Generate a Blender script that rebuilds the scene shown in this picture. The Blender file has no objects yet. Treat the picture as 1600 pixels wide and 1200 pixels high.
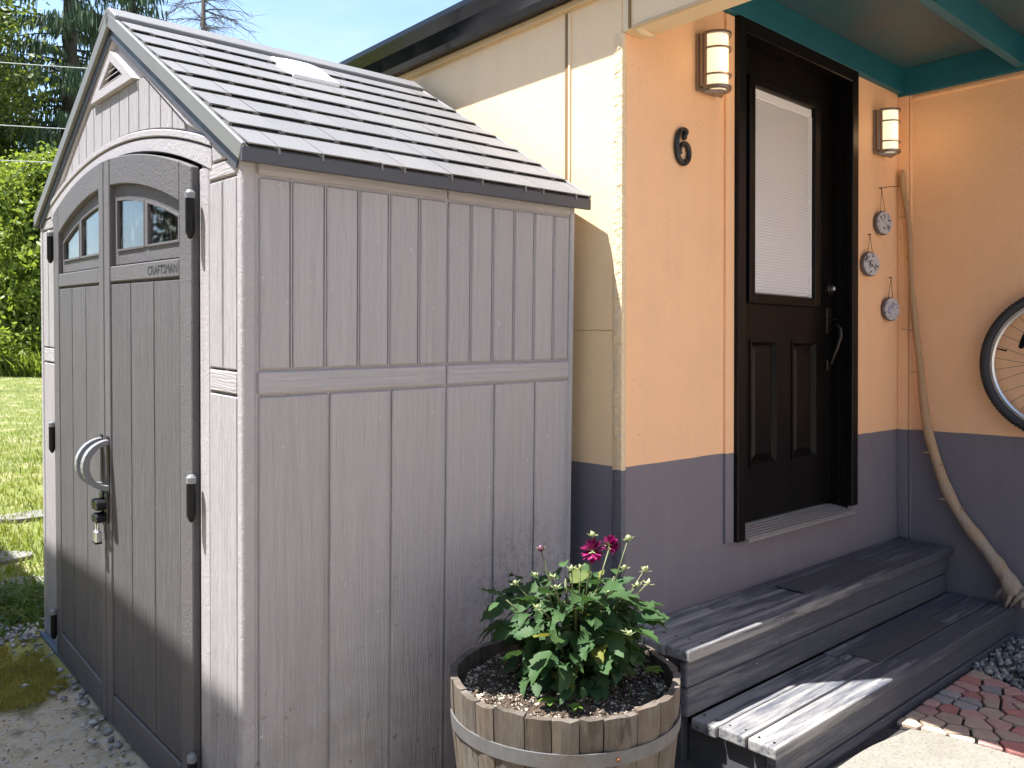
import bpy, bmesh, math, random
import numpy as np
from mathutils import Vector, Matrix, noise
from mathutils import Quaternion
random.seed(7)
R = math.radians
scene = bpy.context.scene
COL = scene.collection

# ------------------------------------------------------------------ camera
CAM_H = 1.356
F_PX, HORIZ, YAW, ROLL = 1292.06, 548.02, 0.84182, 0.00235      # measured on the 1600 x 1200 photograph
fw = Vector((math.cos(YAW), math.sin(YAW), 0))
rt = Vector((math.sin(YAW), -math.cos(YAW), 0))
up = Vector((0, 0, 1))
rc = rt * math.cos(ROLL) + up * math.sin(ROLL)
uc = up * math.cos(ROLL) - rt * math.sin(ROLL)
cd = bpy.data.cameras.new('camera')
cam = bpy.data.objects.new('camera', cd)
COL.objects.link(cam)
mw = Matrix((rc, uc, -fw)).transposed().to_4x4()
mw.translation = (0, 0, CAM_H)
cam.matrix_world = mw
cd.sensor_width = 36
cd.lens = F_PX / 1600 * 36
cd.shift_y = -(600 - HORIZ) / 1600
cd.clip_start = 0.05
cd.clip_end = 2000
scene.camera = cam

# ------------------------------------------------------------------ sky, sun, exposure
SUN = Vector((1.0, -0.63, -2.6)).normalized()                   # the way the light travels
world = bpy.data.worlds.new('World')
scene.world = world
world.use_nodes = True
wt = world.node_tree
wt.nodes.clear()
wo = wt.nodes.new('ShaderNodeOutputWorld')
wb = wt.nodes.new('ShaderNodeBackground')
wb.inputs['Strength'].default_value = 0.105
sk = wt.nodes.new('ShaderNodeTexSky')
sk.sky_type = 'NISHITA'
sk.sun_disc = False
sk.sun_elevation = math.asin(-SUN.z)
sk.sun_rotation = math.atan2(-SUN.x, -SUN.y)
sk.air_density = 1.0
sk.dust_density = 0.4
sk.ozone_density = 1.0
# thin high cloud over the whole sky
tc = wt.nodes.new('ShaderNodeTexCoord')
mp = wt.nodes.new('ShaderNodeMapping')
mp.inputs['Scale'].default_value = (1.2, 1.2, 4.0)
nz = wt.nodes.new('ShaderNodeTexNoise')
nz.inputs['Scale'].default_value = 2.2
nz.inputs['Detail'].default_value = 9
nz.inputs['Roughness'].default_value = 0.62
rmp = wt.nodes.new('ShaderNodeValToRGB')
rmp.color_ramp.elements[0].position = 0.48
rmp.color_ramp.elements[1].position = 0.72
rmp.color_ramp.elements[0].color = (0, 0, 0, 1)
rmp.color_ramp.elements[1].color = (0.35, 0.35, 0.35, 1)
mx = wt.nodes.new('ShaderNodeMix')
mx.data_type = 'RGBA'
mx.inputs[7].default_value = (3.2, 3.5, 3.8, 1)
wt.links.new(tc.outputs['Generated'], mp.inputs[0])
wt.links.new(mp.outputs[0], nz.inputs['Vector'])
wt.links.new(nz.outputs['Fac'], rmp.inputs[0])
wt.links.new(rmp.outputs[0], mx.inputs[0])
wt.links.new(sk.outputs[0], mx.inputs[6])
wt.links.new(mx.outputs[2], wb.inputs[0])
wt.links.new(wb.outputs[0], wo.inputs[0])

sd = bpy.data.lights.new('sun', 'SUN')
sd.energy = 5.0
sd.angle = R(0.53)
sd.color = (1.0, 0.985, 0.955)
sun = bpy.data.objects.new('sun', sd)
COL.objects.link(sun)
sun.rotation_euler = SUN.to_track_quat('-Z', 'Y').to_euler()
sun.location = (-10, 6, 25)

vs = scene.view_settings
vs.view_transform = 'Standard'
vs.look = 'None'
vs.gamma = 1
vs.use_curve_mapping = False
vs.exposure = 1.68

# ------------------------------------------------------------------ helpers
def ray(px, py):
    u, v = px - 800, py - HORIZ
    c, s = math.cos(ROLL), math.sin(ROLL)
    return fw + rt * ((c * u + s * v) / F_PX) - up * ((-s * u + c * v) / F_PX)

def on_plane(px, py, axis, val):
    r = ray(px, py)
    o = Vector((0, 0, CAM_H))
    return o + r * ((val - o[axis]) / r[axis])

def gz(x, y):
    """height of the ground: level by the steps, rising gently towards the lawn"""
    t = (y - 2.1) / 0.35
    sp = 0.35 * (math.log1p(math.exp(t)) if t < 30 else t)
    return 0.034 * min(sp, 45.0)

def on_ground(px, py):
    r = ray(px, py)
    o = Vector((0, 0, CAM_H))
    z = 0.0
    for _ in range(30):
        p = o + r * ((z - o.z) / r.z)
        z = 0.5 * z + 0.5 * gz(p.x, p.y)
    return Vector((p.x, p.y, gz(p.x, p.y)))

def tag(o, label=None, cat=None, group=None, kind=None):
    if label: o['label'] = label
    if cat: o['category'] = cat
    if group: o['group'] = group
    if kind: o['kind'] = kind
    return o

def empty(name, loc=(0, 0, 0), parent=None, rot=None):
    o = bpy.data.objects.new(name, None)
    o.empty_display_size = 0.1
    COL.objects.link(o)
    o.location = loc
    if rot: o.rotation_euler = rot
    o.parent = parent
    return o

def link(name, me, parent=None, loc=None, rot=None, scale=None):
    o = bpy.data.objects.new(name, me)
    COL.objects.link(o)
    o.parent = parent
    if loc is not None: o.location = loc
    if rot is not None: o.rotation_euler = rot
    if scale is not None: o.scale = scale
    return o

class MB:
    def __init__(s): s.v, s.f = [], []
    def add(s, vs, fs):
        n = len(s.v)
        s.v += [tuple(p) for p in vs]
        s.f += [tuple(i + n for i in f) for f in fs]
        return s
    def box(s, x0, x1, y0, y1, z0, z1):
        return s.add([(x0,y0,z0),(x1,y0,z0),(x1,y1,z0),(x0,y1,z0),(x0,y0,z1),(x1,y0,z1),(x1,y1,z1),(x0,y1,z1)],
                     [(3,2,1,0),(4,5,6,7),(0,1,5,4),(1,2,6,5),(2,3,7,6),(3,0,4,7)])
    def prism(s, poly, axis, a, b):
        """polygon in the two other axes (cyclic order), extruded along axis from a to b"""
        n = len(poly)
        def P(p, t):
            q = [p[0], p[1]]; q.insert(axis, t); return tuple(q)
        vs = [P(p, a) for p in poly] + [P(p, b) for p in poly]
        fs = [tuple(range(n))[::-1], tuple(range(n, 2 * n))]
        fs += [(i, (i + 1) % n, (i + 1) % n + n, i + n) for i in range(n)]
        return s.add(vs, fs)
    def tube(s, pts, rad, n=8, cap=True, flat=None):
        pts = [Vector(p) for p in pts]
        if not hasattr(rad, '__len__'): rad = [rad] * len(pts)
        t0 = (pts[1] - pts[0]).normalized()
        a = t0.orthogonal().normalized()
        rings = []
        for i, p in enumerate(pts):
            t = (pts[min(i + 1, len(pts) - 1)] - pts[max(i - 1, 0)]).normalized()
            a = (a - t * a.dot(t))
            a = a.normalized() if a.length > 1e-6 else t.orthogonal().normalized()
            b = t.cross(a)
            rings.append([p + (a * math.cos(2*math.pi*k/n) + b * math.sin(2*math.pi*k/n)) * rad[i] for k in range(n)])
        vs = [q for r_ in rings for q in r_]
        fs = []
        for i in range(len(pts) - 1):
            for k in range(n):
                k2 = (k + 1) % n
                fs.append((i*n+k, i*n+k2, (i+1)*n+k2, (i+1)*n+k))
        if cap:
            fs.append(tuple(range(n))[::-1])
            fs.append(tuple((len(pts)-1)*n + k for k in range(n)))
        return s.add(vs, fs)
    def lathe(s, prof, n=24, c=(0, 0), a0=0, a1=2*math.pi):
        full = abs(a1 - a0 - 2*math.pi) < 1e-6
        m = n if full else n + 1
        vs, fs = [], []
        for r_, z in prof:
            for k in range(m):
                a = a0 + (a1 - a0) * k / n
                vs.append((c[0] + r_*math.cos(a), c[1] + r_*math.sin(a), z))
        for i in range(len(prof) - 1):
            for k in range(n):
                k2 = (k + 1) % m
                fs.append((i*m+k, i*m+k2, (i+1)*m+k2, (i+1)*m+k))
        return s.add(vs, fs)
    def mesh(s, name, mat, bevel=0, seg=1, smooth=False, recalc=True):
        me = bpy.data.meshes.new(name)
        me.from_pydata(s.v, [], s.f)
        if bevel or recalc:
            bm = bmesh.new(); bm.from_mesh(me)
            if recalc: bmesh.ops.recalc_face_normals(bm, faces=bm.faces)
            if bevel:
                eds = [e for e in bm.edges if len(e.link_faces) == 2 and e.calc_face_angle(0) > 0.6]
                bmesh.ops.bevel(bm, geom=eds, offset=bevel, segments=seg, affect='EDGES', profile=0.5, clamp_overlap=True)
            bm.to_mesh(me); bm.free()
        if mat: me.materials.append(mat)
        if smooth: me.polygons.foreach_set('use_smooth', [True] * len(me.polygons))
        me.update()
        return me
    def build(s, name, mat, parent=None, bevel=0, seg=1, smooth=False, loc=None, rot=None, recalc=True):
        return link(name, s.mesh(name, mat, bevel, seg, smooth, recalc), parent, loc, rot)

def big_mesh(name, verts, faces, mat, parent=None, smooth=False):
    """fast path: numpy verts (n,3), faces (m,k)"""
    verts = np.asarray(verts, np.float32); faces = np.asarray(faces, np.int32)
    me = bpy.data.meshes.new(name)
    k = faces.shape[1]
    me.vertices.add(len(verts)); me.vertices.foreach_set('co', verts.ravel())
    me.loops.add(faces.size); me.loops.foreach_set('vertex_index', faces.ravel())
    me.polygons.add(len(faces))
    me.polygons.foreach_set('loop_start', np.arange(0, faces.size, k, dtype=np.int32))
    if smooth: me.polygons.foreach_set('use_smooth', np.ones(len(faces), bool))
    me.materials.append(mat)
    me.update(calc_edges=True)
    return link(name, me, parent)

# ------------------------------------------------------------------ materials
class NT:
    def __init__(s, name, rough=0.6, metal=0.0, spec=0.5):
        s.m = bpy.data.materials.new(name); s.m.use_nodes = True
        s.t = s.m.node_tree; s.t.nodes.clear()
        s.out = s.t.nodes.new('ShaderNodeOutputMaterial')
        s.p = s.t.nodes.new('ShaderNodeBsdfPrincipled')
        s.p.inputs['Roughness'].default_value = rough
        s.p.inputs['Metallic'].default_value = metal
        s.p.inputs['Specular IOR Level'].default_value = spec
        s.t.links.new(s.p.outputs[0], s.out.inputs[0])
        s._tc = None
    def n(s, ty, **kw):
        d = s.t.nodes.new(ty)
        for k, v in kw.items(): setattr(d, k, v)
        return d
    def set(s, sock, v):
        if hasattr(v, 'is_output'): s.t.links.new(v, sock)
        elif isinstance(v, (tuple, list)) and sock.type == 'RGBA' and len(v) == 3: sock.default_value = (*v, 1)
        else: sock.default_value = v
    def obj(s):
        if not s._tc: s._tc = s.n('ShaderNodeTexCoord')
        return s._tc.outputs['Object']
    def pos(s): return s.n('ShaderNodeNewGeometry').outputs['Position']
    def rnd(s): return s.n('ShaderNodeObjectInfo').outputs['Random']
    def math(s, op, a, b=0.0, c=0.0, clamp=False):
        d = s.n('ShaderNodeMath', operation=op, use_clamp=clamp)
        s.set(d.inputs[0], a); s.set(d.inputs[1], b); s.set(d.inputs[2], c)
        return d.outputs[0]
    def vmath(s, op, a, b):
        d = s.n('ShaderNodeVectorMath', operation=op)
        s.set(d.inputs[0], a); s.set(d.inputs[1], b)
        return d.outputs['Value'] if op in ('DISTANCE', 'LENGTH', 'DOT_PRODUCT') else d.outputs[0]
    def xyz(s, v):
        d = s.n('ShaderNodeSeparateXYZ'); s.set(d.inputs[0], v); return d.outputs
    def map(s, v, scale=(1, 1, 1), jitter=False):
        d = s.n('ShaderNodeMapping'); s.set(d.inputs[0], v); d.inputs['Scale'].default_value = scale
        if jitter:
            c = s.n('ShaderNodeCombineXYZ')
            r_ = s.math('MULTIPLY', s.rnd(), 37.0)
            for i in range(3): s.set(c.inputs[i], r_)
            s.t.links.new(c.outputs[0], d.inputs['Location'])
        return d.outputs[0]
    def noise(s, v, scale=5, detail=4, rough=0.5, dist=0.0, col=False):
        d = s.n('ShaderNodeTexNoise'); s.set(d.inputs['Vector'], v)
        d.inputs['Scale'].default_value = scale; d.inputs['Detail'].default_value = detail
        d.inputs['Roughness'].default_value = rough; d.inputs['Distortion'].default_value = dist
        return d.outputs['Color' if col else 'Fac']
    def voro(s, v, scale=5, feature='F1', out='Distance', rnd=1.0):
        d = s.n('ShaderNodeTexVoronoi', feature=feature); s.set(d.inputs['Vector'], v)
        d.inputs['Scale'].default_value = scale; d.inputs['Randomness'].default_value = rnd
        return d.outputs[out]
    def ramp(s, v, lo, hi, a=0.0, b=1.0):
        d = s.n('ShaderNodeMapRange'); s.set(d.inputs[0], v)
        d.inputs[1].default_value = lo; d.inputs[2].default_value = hi
        d.inputs[3].default_value = a; d.inputs[4].default_value = b
        return d.outputs[0]
    def mix(s, f, a, b, mode='MIX'):
        d = s.n('ShaderNodeMix', data_type='RGBA', blend_type=mode)
        s.set(d.inputs[0], f); s.set(d.inputs[6], a); s.set(d.inputs[7], b)
        return d.outputs[2]
    def hsv(s, col, h=0.5, sat=1.0, v=1.0):
        d = s.n('ShaderNodeHueSaturation'); s.set(d.inputs['Color'], col)
        s.set(d.inputs['Hue'], h); s.set(d.inputs['Saturation'], sat); s.set(d.inputs['Value'], v)
        return d.outputs[0]
    def base(s, c): s.set(s.p.inputs['Base Color'], c); return s
    def rough(s, c): s.set(s.p.inputs['Roughness'], c); return s
    def bump(s, h, strength=0.3, dist=0.002):
        d = s.n('ShaderNodeBump'); s.set(d.inputs['Height'], h)
        d.inputs['Strength'].default_value = strength; d.inputs['Distance'].default_value = dist
        s.t.links.new(d.outputs[0], s.p.inputs['Normal']); return s

def plastic(name, col, grain, rough=0.55, dirt=True, stain=None, emboss=0.55, spec=0.4):
    """resin embossed with wood grain; grain = scale per axis (small along the grain)"""
    t = NT(name, rough, 0.0, spec)
    v = t.map(t.obj(), grain, True)
    g = t.noise(v, 1.0, 5, 0.65, 1.6)
    g2 = t.noise(t.map(t.obj(), tuple(a * 3 for a in grain), True), 1.0, 3, 0.6)
    st = t.noise(t.obj(), 420, 2, 0.6)
    h = t.math('ADD', t.math('MULTIPLY', t.ramp(g, 0.35, 0.62), 1.0), t.math('ADD', t.math('MULTIPLY', g2, 0.6), t.math('MULTIPLY', st, 0.35)))
    t.bump(h, emboss, 0.0040)
    big = t.noise(t.obj(), 2.3, 5, 0.6)
    c = t.hsv(col, 0.5, 1.0, t.ramp(t.rnd(), 0, 1, 0.95, 1.04))
    c = t.mix(t.ramp(g, 0.46, 0.33, 0, 0.45 if sum(col) < 0.6 else 0.22), c, tuple(a * 0.62 for a in col))
    c = t.mix(t.ramp(g2, 0.45, 0.30, 0, 0.3 if sum(col) < 0.6 else 0.16), c, tuple(a * 0.6 for a in col))
    c = t.mix(t.ramp(big, 0.5, 0.75, 0, 0.18), c, (0.40, 0.36, 0.31) if sum(col) > 0.6 else (0.20, 0.195, 0.19))
    if dirt:
        z = t.xyz(t.obj())[2]
        dn = t.noise(t.obj(), 9, 6, 0.7)
        f = t.math('MULTIPLY', t.ramp(z, 0.75, 0.0, 0, 1), t.ramp(dn, 0.40, 0.70, 0, 0.55))
        drip = t.ramp(t.noise(t.map(t.obj(), (9, 9, 0.5)), 1.6, 5, 0.65), 0.56, 0.78, 0, 0.22)
        f = t.math('MAXIMUM', f, drip)
        dots = t.math('MULTIPLY', t.ramp(z, 0.9, 0.1, 0, 1), t.ramp(t.noise(t.obj(), 48, 1, 0.4), 0.735, 0.75, 0, 0.85))
        f = t.math('MAXIMUM', f, dots)
        c = t.mix(f, c, (0.14, 0.125, 0.105))
    if stain:
        d = t.vmath('DISTANCE', t.obj(), stain)
        sp = t.ramp(t.noise(t.obj(), 60, 5, 0.75), 0.50, 0.60, 0, 1)
        sm = t.ramp(t.noise(t.obj(), 7, 5, 0.7), 0.35, 0.7, 0, 1)
        f = t.math('MULTIPLY', t.ramp(d, 0.42, 0.05, 0, 1), t.math('ADD', t.math('MULTIPLY', sp, 0.55), t.math('MULTIPLY', sm, 0.5)), clamp=True)
        c = t.mix(f, c, (0.055, 0.052, 0.055))
    sp2 = t.ramp(t.noise(t.obj(), 55, 2, 0.5), 0.735, 0.76, 0, 0.7)
    c = t.mix(sp2, c, tuple(min(1, a * 1.5) for a in col))
    t.base(c)
    return t.m

LIGHT = (0.368, 0.345, 0.355)
DARK = (0.122, 0.115, 0.120)
m_side_v = plastic('taupe_resin_vertical', LIGHT, (62, 62, 2.4), stain=(0.98, -0.01, 0.42))
m_side_h = plastic('taupe_resin_along_side', LIGHT, (2.4, 60, 70))
m_front_v = plastic('taupe_resin_front', LIGHT, (62, 75, 3.4), emboss=0.9)
m_front_h = plastic('taupe_resin_along_front', LIGHT, (62, 4.0, 80))
m_stip = plastic('taupe_resin_stippled', LIGHT, (60, 60, 45), emboss=0.45)
m_door_v = plastic('charcoal_resin_vertical', DARK, (62, 72, 2.6), 0.55, emboss=1.0, spec=0.15)
m_door_s = plastic('charcoal_resin_stippled', (0.124, 0.117, 0.122), (70, 70, 60), 0.55, emboss=0.5, spec=0.15)

def simple(name, col, rough=0.5, metal=0.0, var=0.15, scale=12, bump=0.0, bscale=150, bdist=0.001, spec=0.5, jitter=False):
    t = NT(name, rough, metal, spec)
    n_ = t.noise(t.map(t.obj(), (1, 1, 1), jitter), scale, 5, 0.6)
    t.base(t.mix(n_, tuple(c * (1 - var) for c in col), tuple(min(1, c * (1 + var)) for c in col)))
    t.rough(t.ramp(n_, 0.3, 0.7, max(0.05, rough - 0.08), min(1, rough + 0.08)))
    if bump: t.bump(t.noise(t.obj(), bscale, 3, 0.6), bump, bdist)
    return t.m

m_slate = simple('slate_base_plate', (0.10, 0.12, 0.15), 0.55)
m_black = simple('black_nylon', (0.006, 0.006, 0.007), 0.5, spec=0.25)
m_blackm = simple('black_metal', (0.01, 0.01, 0.012), 0.35, 0.0)
m_chrome = simple('dull_steel', (0.55, 0.55, 0.56), 0.35, 0.9)
m_fascia = simple('dark_roof_edge', (0.055, 0.057, 0.068), 0.5, bump=0.15, bscale=300)
m_rake = simple('grey_rake_edge', (0.15, 0.15, 0.138), 0.5, bump=0.2, bscale=300)
m_white = simple('white_translucent_plastic', (0.85, 0.86, 0.87), 0.35, var=0.03)
m_grip = simple('handle_grey', (0.20, 0.205, 0.215), 0.32, 0.0)
m_inside = simple('shed_inside', (0.12, 0.115, 0.11), 0.8)
m_letter = simple('embossed_letters', (0.02, 0.02, 0.022), 0.5)

def tile_mat():
    t = NT('grey_resin_shingle', 0.62)
    sp = t.noise(t.obj(), 330, 2, 0.7)
    big = t.noise(t.obj(), 3.0, 5, 0.65)
    c = t.hsv((0.146, 0.140, 0.139), 0.5, 1.0, t.ramp(t.rnd(), 0, 1, 0.93, 1.08))
    c = t.mix(t.ramp(sp, 0.4, 0.65, 0, 0.30), c, (0.215, 0.208, 0.205))
    c = t.mix(t.ramp(big, 0.48, 0.72, 0, 0.5), c, (0.20, 0.185, 0.165))
    c = t.mix(t.ramp(t.noise(t.obj(), 28, 5, 0.7), 0.60, 0.72, 0, 0.4), c, (0.10, 0.095, 0.085))
    t.base(c).bump(sp, 0.55, 0.0025)
    return t.m
m_tile = tile_mat()

def pane_mat(name, tint, trans=0.75, rough=0.03):
    t = NT(name)
    gl = t.n('ShaderNodeBsdfGlossy'); gl.inputs['Roughness'].default_value = rough
    tr = t.n('ShaderNodeBsdfTransparent'); tr.inputs[0].default_value = (*tint, 1)
    df = t.n('ShaderNodeBsdfDiffuse')
    smear = t.ramp(t.noise(t.map(t.obj(), (4, 4, 2)), 6, 6, 0.7, 2.0), 0.52, 0.75, 0, 0.35)
    df.inputs[0].default_value = (0.45, 0.46, 0.46, 1)
    m1 = t.n('ShaderNodeMixShader'); t.set(m1.inputs[0], smear)
    t.t.links.new(tr.outputs[0], m1.inputs[1]); t.t.links.new(df.outputs[0], m1.inputs[2])
    lw = t.n('ShaderNodeLayerWeight'); lw.inputs[0].default_value = 0.5
    m2 = t.n('ShaderNodeMixShader'); t.set(m2.inputs[0], t.math('ADD', t.math('MULTIPLY', t.math('POWER', lw.outputs['Facing'], 3.5), 0.6), 0.05, clamp=True))
    t.t.links.new(m1.outputs[0], m2.inputs[1]); t.t.links.new(gl.outputs[0], m2.inputs[2])
    t.t.links.new(m2.outputs[0], t.out.inputs[0])
    return t.m
m_pane = pane_mat('smeared_window_pane', (0.72, 0.75, 0.76))
def clear_pane():
    t = NT('clear_pane')
    gl = t.n('ShaderNodeBsdfGlossy'); gl.inputs['Roughness'].default_value = 0.02
    tr = t.n('ShaderNodeBsdfTransparent'); tr.inputs[0].default_value = (0.97, 0.98, 0.98, 1)
    lw = t.n('ShaderNodeLayerWeight'); lw.inputs[0].default_value = 0.5
    m2 = t.n('ShaderNodeMixShader'); t.set(m2.inputs[0], t.math('ADD', t.math('MULTIPLY', t.math('POWER', lw.outputs['Facing'], 4.0), 0.5), 0.03, clamp=True))
    t.t.links.new(tr.outputs[0], m2.inputs[1]); t.t.links.new(gl.outputs[0], m2.inputs[2])
    t.t.links.new(m2.outputs[0], t.out.inputs[0])
    return t.m
m_glass = clear_pane()

BAND = 0.953
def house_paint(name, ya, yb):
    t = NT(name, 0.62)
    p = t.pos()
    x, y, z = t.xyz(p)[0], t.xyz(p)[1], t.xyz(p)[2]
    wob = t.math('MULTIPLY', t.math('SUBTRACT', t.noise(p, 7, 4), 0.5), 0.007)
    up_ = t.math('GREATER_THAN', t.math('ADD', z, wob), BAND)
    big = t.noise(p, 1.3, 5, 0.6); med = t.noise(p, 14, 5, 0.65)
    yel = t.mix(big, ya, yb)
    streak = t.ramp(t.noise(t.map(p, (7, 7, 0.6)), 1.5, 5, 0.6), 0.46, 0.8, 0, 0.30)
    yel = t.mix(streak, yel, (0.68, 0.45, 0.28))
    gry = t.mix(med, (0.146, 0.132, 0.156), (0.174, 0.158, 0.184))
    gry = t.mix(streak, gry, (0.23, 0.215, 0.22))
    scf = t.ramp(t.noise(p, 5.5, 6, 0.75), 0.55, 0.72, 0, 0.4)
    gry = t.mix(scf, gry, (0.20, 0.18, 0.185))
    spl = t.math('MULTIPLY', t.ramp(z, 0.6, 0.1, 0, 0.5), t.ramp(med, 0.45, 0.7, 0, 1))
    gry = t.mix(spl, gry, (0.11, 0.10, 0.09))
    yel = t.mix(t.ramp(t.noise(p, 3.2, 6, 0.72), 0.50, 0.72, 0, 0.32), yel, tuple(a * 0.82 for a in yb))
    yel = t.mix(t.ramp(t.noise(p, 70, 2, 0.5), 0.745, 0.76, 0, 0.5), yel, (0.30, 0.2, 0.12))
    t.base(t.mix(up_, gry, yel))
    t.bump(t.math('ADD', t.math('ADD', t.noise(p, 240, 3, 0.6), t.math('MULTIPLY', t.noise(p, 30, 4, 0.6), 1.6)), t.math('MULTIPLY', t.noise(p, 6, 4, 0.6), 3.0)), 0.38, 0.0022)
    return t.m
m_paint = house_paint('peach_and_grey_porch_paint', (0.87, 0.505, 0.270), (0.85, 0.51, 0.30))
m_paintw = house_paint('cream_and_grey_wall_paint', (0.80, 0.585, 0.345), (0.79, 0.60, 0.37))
def stucco():
    t = NT('ragged_stucco_bead', 0.85)
    p = t.pos(); z = t.xyz(p)[2]
    up_ = t.math('GREATER_THAN', t.math('ADD', z, t.math('MULTIPLY', t.noise(p, 40, 3), 0.02)), BAND)
    n_ = t.noise(p, 45, 6, 0.7)
    yel = t.mix(n_, (0.62, 0.45, 0.27), (0.84, 0.66, 0.42))
    yel = t.mix(t.ramp(t.noise(p, 18, 5, .7), 0.56, 0.7, 0, 0.7), yel, (0.60, 0.56, 0.50))
    gry = t.mix(n_, (0.09, 0.088, 0.10), (0.17, 0.165, 0.18))
    t.base(t.mix(up_, gry, yel)).bump(n_, 0.9, 0.006)
    return t.m
m_stucco = stucco()
m_trimtan = simple('tan_trim_paint', (0.55, 0.38, 0.19), 0.6, scale=20)
m_seam = simple('brown_seam', (0.22, 0.13, 0.05), 0.7)
m_cream = simple('cream_header_paint', (0.74, 0.57, 0.36), 0.6, scale=6, var=0.05, bump=0.2, bscale=120)

def teal_mat(name, a, b):
    t = NT(name, 0.55)
    p = t.pos()
    n_ = t.noise(t.map(p, (2.0, 2.0, 2.0)), 2.2, 5, 0.6); g = t.noise(t.map(p, (1.2, 16, 16)), 3, 5, 0.65, 0.8)
    c = t.mix(t.ramp(n_, 0.38, 0.66), a, b)
    c = t.mix(t.ramp(g, 0.5, 0.75, 0, 0.35), c, tuple(q * 0.7 for q in a))
    t.base(c).bump(g, 0.35, 0.002)
    return t.m
m_teal = teal_mat('teal_painted_board', (0.005, 0.095, 0.135), (0.008, 0.115, 0.155))
m_ceil = teal_mat('worn_grey_teal_plywood', (0.075, 0.092, 0.098), (0.028, 0.100, 0.118))

m_gutter = simple('black_gutter', (0.006, 0.007, 0.010), 0.2, 0.0, var=0.1)
m_roofing = simple('roof_sheet', (0.10, 0.10, 0.105), 0.7)
m_doorp = simple('black_door_paint', (0.0035, 0.0028, 0.0026), 0.38, var=0.2, scale=6, bump=0.06, bscale=90, spec=0.22)
m_alu = simple('worn_aluminium_threshold', (0.46, 0.46, 0.47), 0.42, 0.75, scale=30, var=0.25)
m_blind = simple('white_blind', (0.90, 0.86, 0.86), 0.55, var=0.03)
m_lamp_metal = simple('brushed_bronze_nickel', (0.30, 0.255, 0.235), 0.38, 0.85, scale=40)
def lamp_glass():
    t = NT('lit_opal_glass', 0.4)
    t.base((0.9, 0.86, 0.76))
    t.set(t.p.inputs['Emission Color'], (1.0, 0.82, 0.50))
    t.p.inputs['Emission Strength'].default_value = 0.27
    return t.m
m_opal = lamp_glass()

def deck_wood(name='weathered_slate_stain', wear_amt=0.85, shift=0.0):
    t = NT(name, 0.72)
    v = t.map(t.obj(), (1.6, 34, 34), True)
    g = t.noise(v, 1.0, 6, 0.68, 1.4)
    fine = t.noise(t.map(t.obj(), (4, 160, 160), True), 1.0, 3, 0.6)
    wear = t.noise(t.map(t.obj(), (0.9, 11, 11), True), 2.2, 6, 0.70)
    p = t.pos(); x = t.xyz(p)[0]
    xw = t.ramp(x, 3.7, 2.3, -0.10 + shift, 0.10 + shift)
    w = t.ramp(t.math('ADD', t.math('ADD', wear, xw), t.math('MULTIPLY', t.math('SUBTRACT', g, 0.5), 0.35)), 0.45, 0.66, 0, 1)
    c = t.mix(g, (0.042, 0.046, 0.060), (0.080, 0.084, 0.104))
    c = t.mix(t.math('MULTIPLY', w, wear_amt * 0.85), c, (0.35, 0.33, 0.305))
    c = t.mix(t.ramp(g, 0.40, 0.30, 0, 0.6), c, (0.022, 0.021, 0.022))
    spk = t.ramp(t.noise(p, 75, 2, 0.5), 0.735, 0.755, 0, 0.8)
    c = t.mix(spk, c, (0.45, 0.44, 0.42))
    t.base(c).bump(t.math('ADD', g, t.math('MULTIPLY', fine, 0.5)), 0.5, 0.003)
    return t.m
m_deck = deck_wood()
m_riser = deck_wood('slate_stained_riser', 0.35, -0.06)
m_endgrain = simple('stringer_side', (0.06, 0.06, 0.064), 0.8, scale=14, var=0.4, bump=0.4, bscale=60, bdist=0.003)
m_mat = simple('dark_grip_mat', (0.055, 0.055, 0.062), 0.85, scale=18, var=0.35, bump=0.5, bscale=500, bdist=0.0015)

def stave_mat():
    t = NT('weathered_oak_stave', 0.8)
    v = t.map(t.obj(), (26, 26, 2.6), True)
    g = t.noise(v, 1.0, 6, 0.7, 1.2)
    big = t.noise(t.map(t.obj(), (3, 3, 2), True), 2.5, 5, 0.65)
    c = t.mix(g, (0.036, 0.027, 0.019), (0.145, 0.110, 0.080))
    c = t.hsv(c, 0.5, 1.0, t.ramp(t.rnd(), 0, 1, 0.75, 1.2))
    c = t.mix(t.ramp(big, 0.42, 0.68, 0, 0.65), c, (0.17, 0.152, 0.132))
    c = t.mix(t.ramp(g, 0.42, 0.30, 0, 0.95), c, (0.022, 0.016, 0.012))
    t.base(c).bump(g, 0.9, 0.005)
    return t.m
m_stave = stave_mat()
def hoop_mat():
    t = NT('galvanised_rusty_hoop', 0.6, 0.3)
    n_ = t.noise(t.obj(), 16, 6, 0.7)
    c = t.mix(n_, (0.085, 0.083, 0.083), (0.20, 0.198, 0.20))
    c = t.mix(t.ramp(t.noise(t.obj(), 9, 5, 0.7), 0.55, 0.7, 0, 0.7), c, (0.13, 0.085, 0.058))
    t.base(c).bump(n_, 0.3, 0.002)
    return t.m
m_hoop = hoop_mat()
m_rust = simple('rusty_rivet', (0.16, 0.055, 0.025), 0.8)
def soil_mat():
    t = NT('potting_soil', 0.95)
    v = t.voro(t.pos(), 130, out='Color')
    n_ = t.noise(t.pos(), 60, 5, 0.7)
    f = t.xyz(v)[0]
    c = t.mix(n_, (0.040, 0.026, 0.017), (0.11, 0.076, 0.050))
    c = t.mix(t.math('GREATER_THAN', f, 0.90), c, (0.42, 0.38, 0.32))
    t.base(c).bump(t.math('ADD', n_, t.voro(t.pos(), 130)), 1.0, 0.012)
    return t.m
m_soil = soil_mat()

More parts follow.
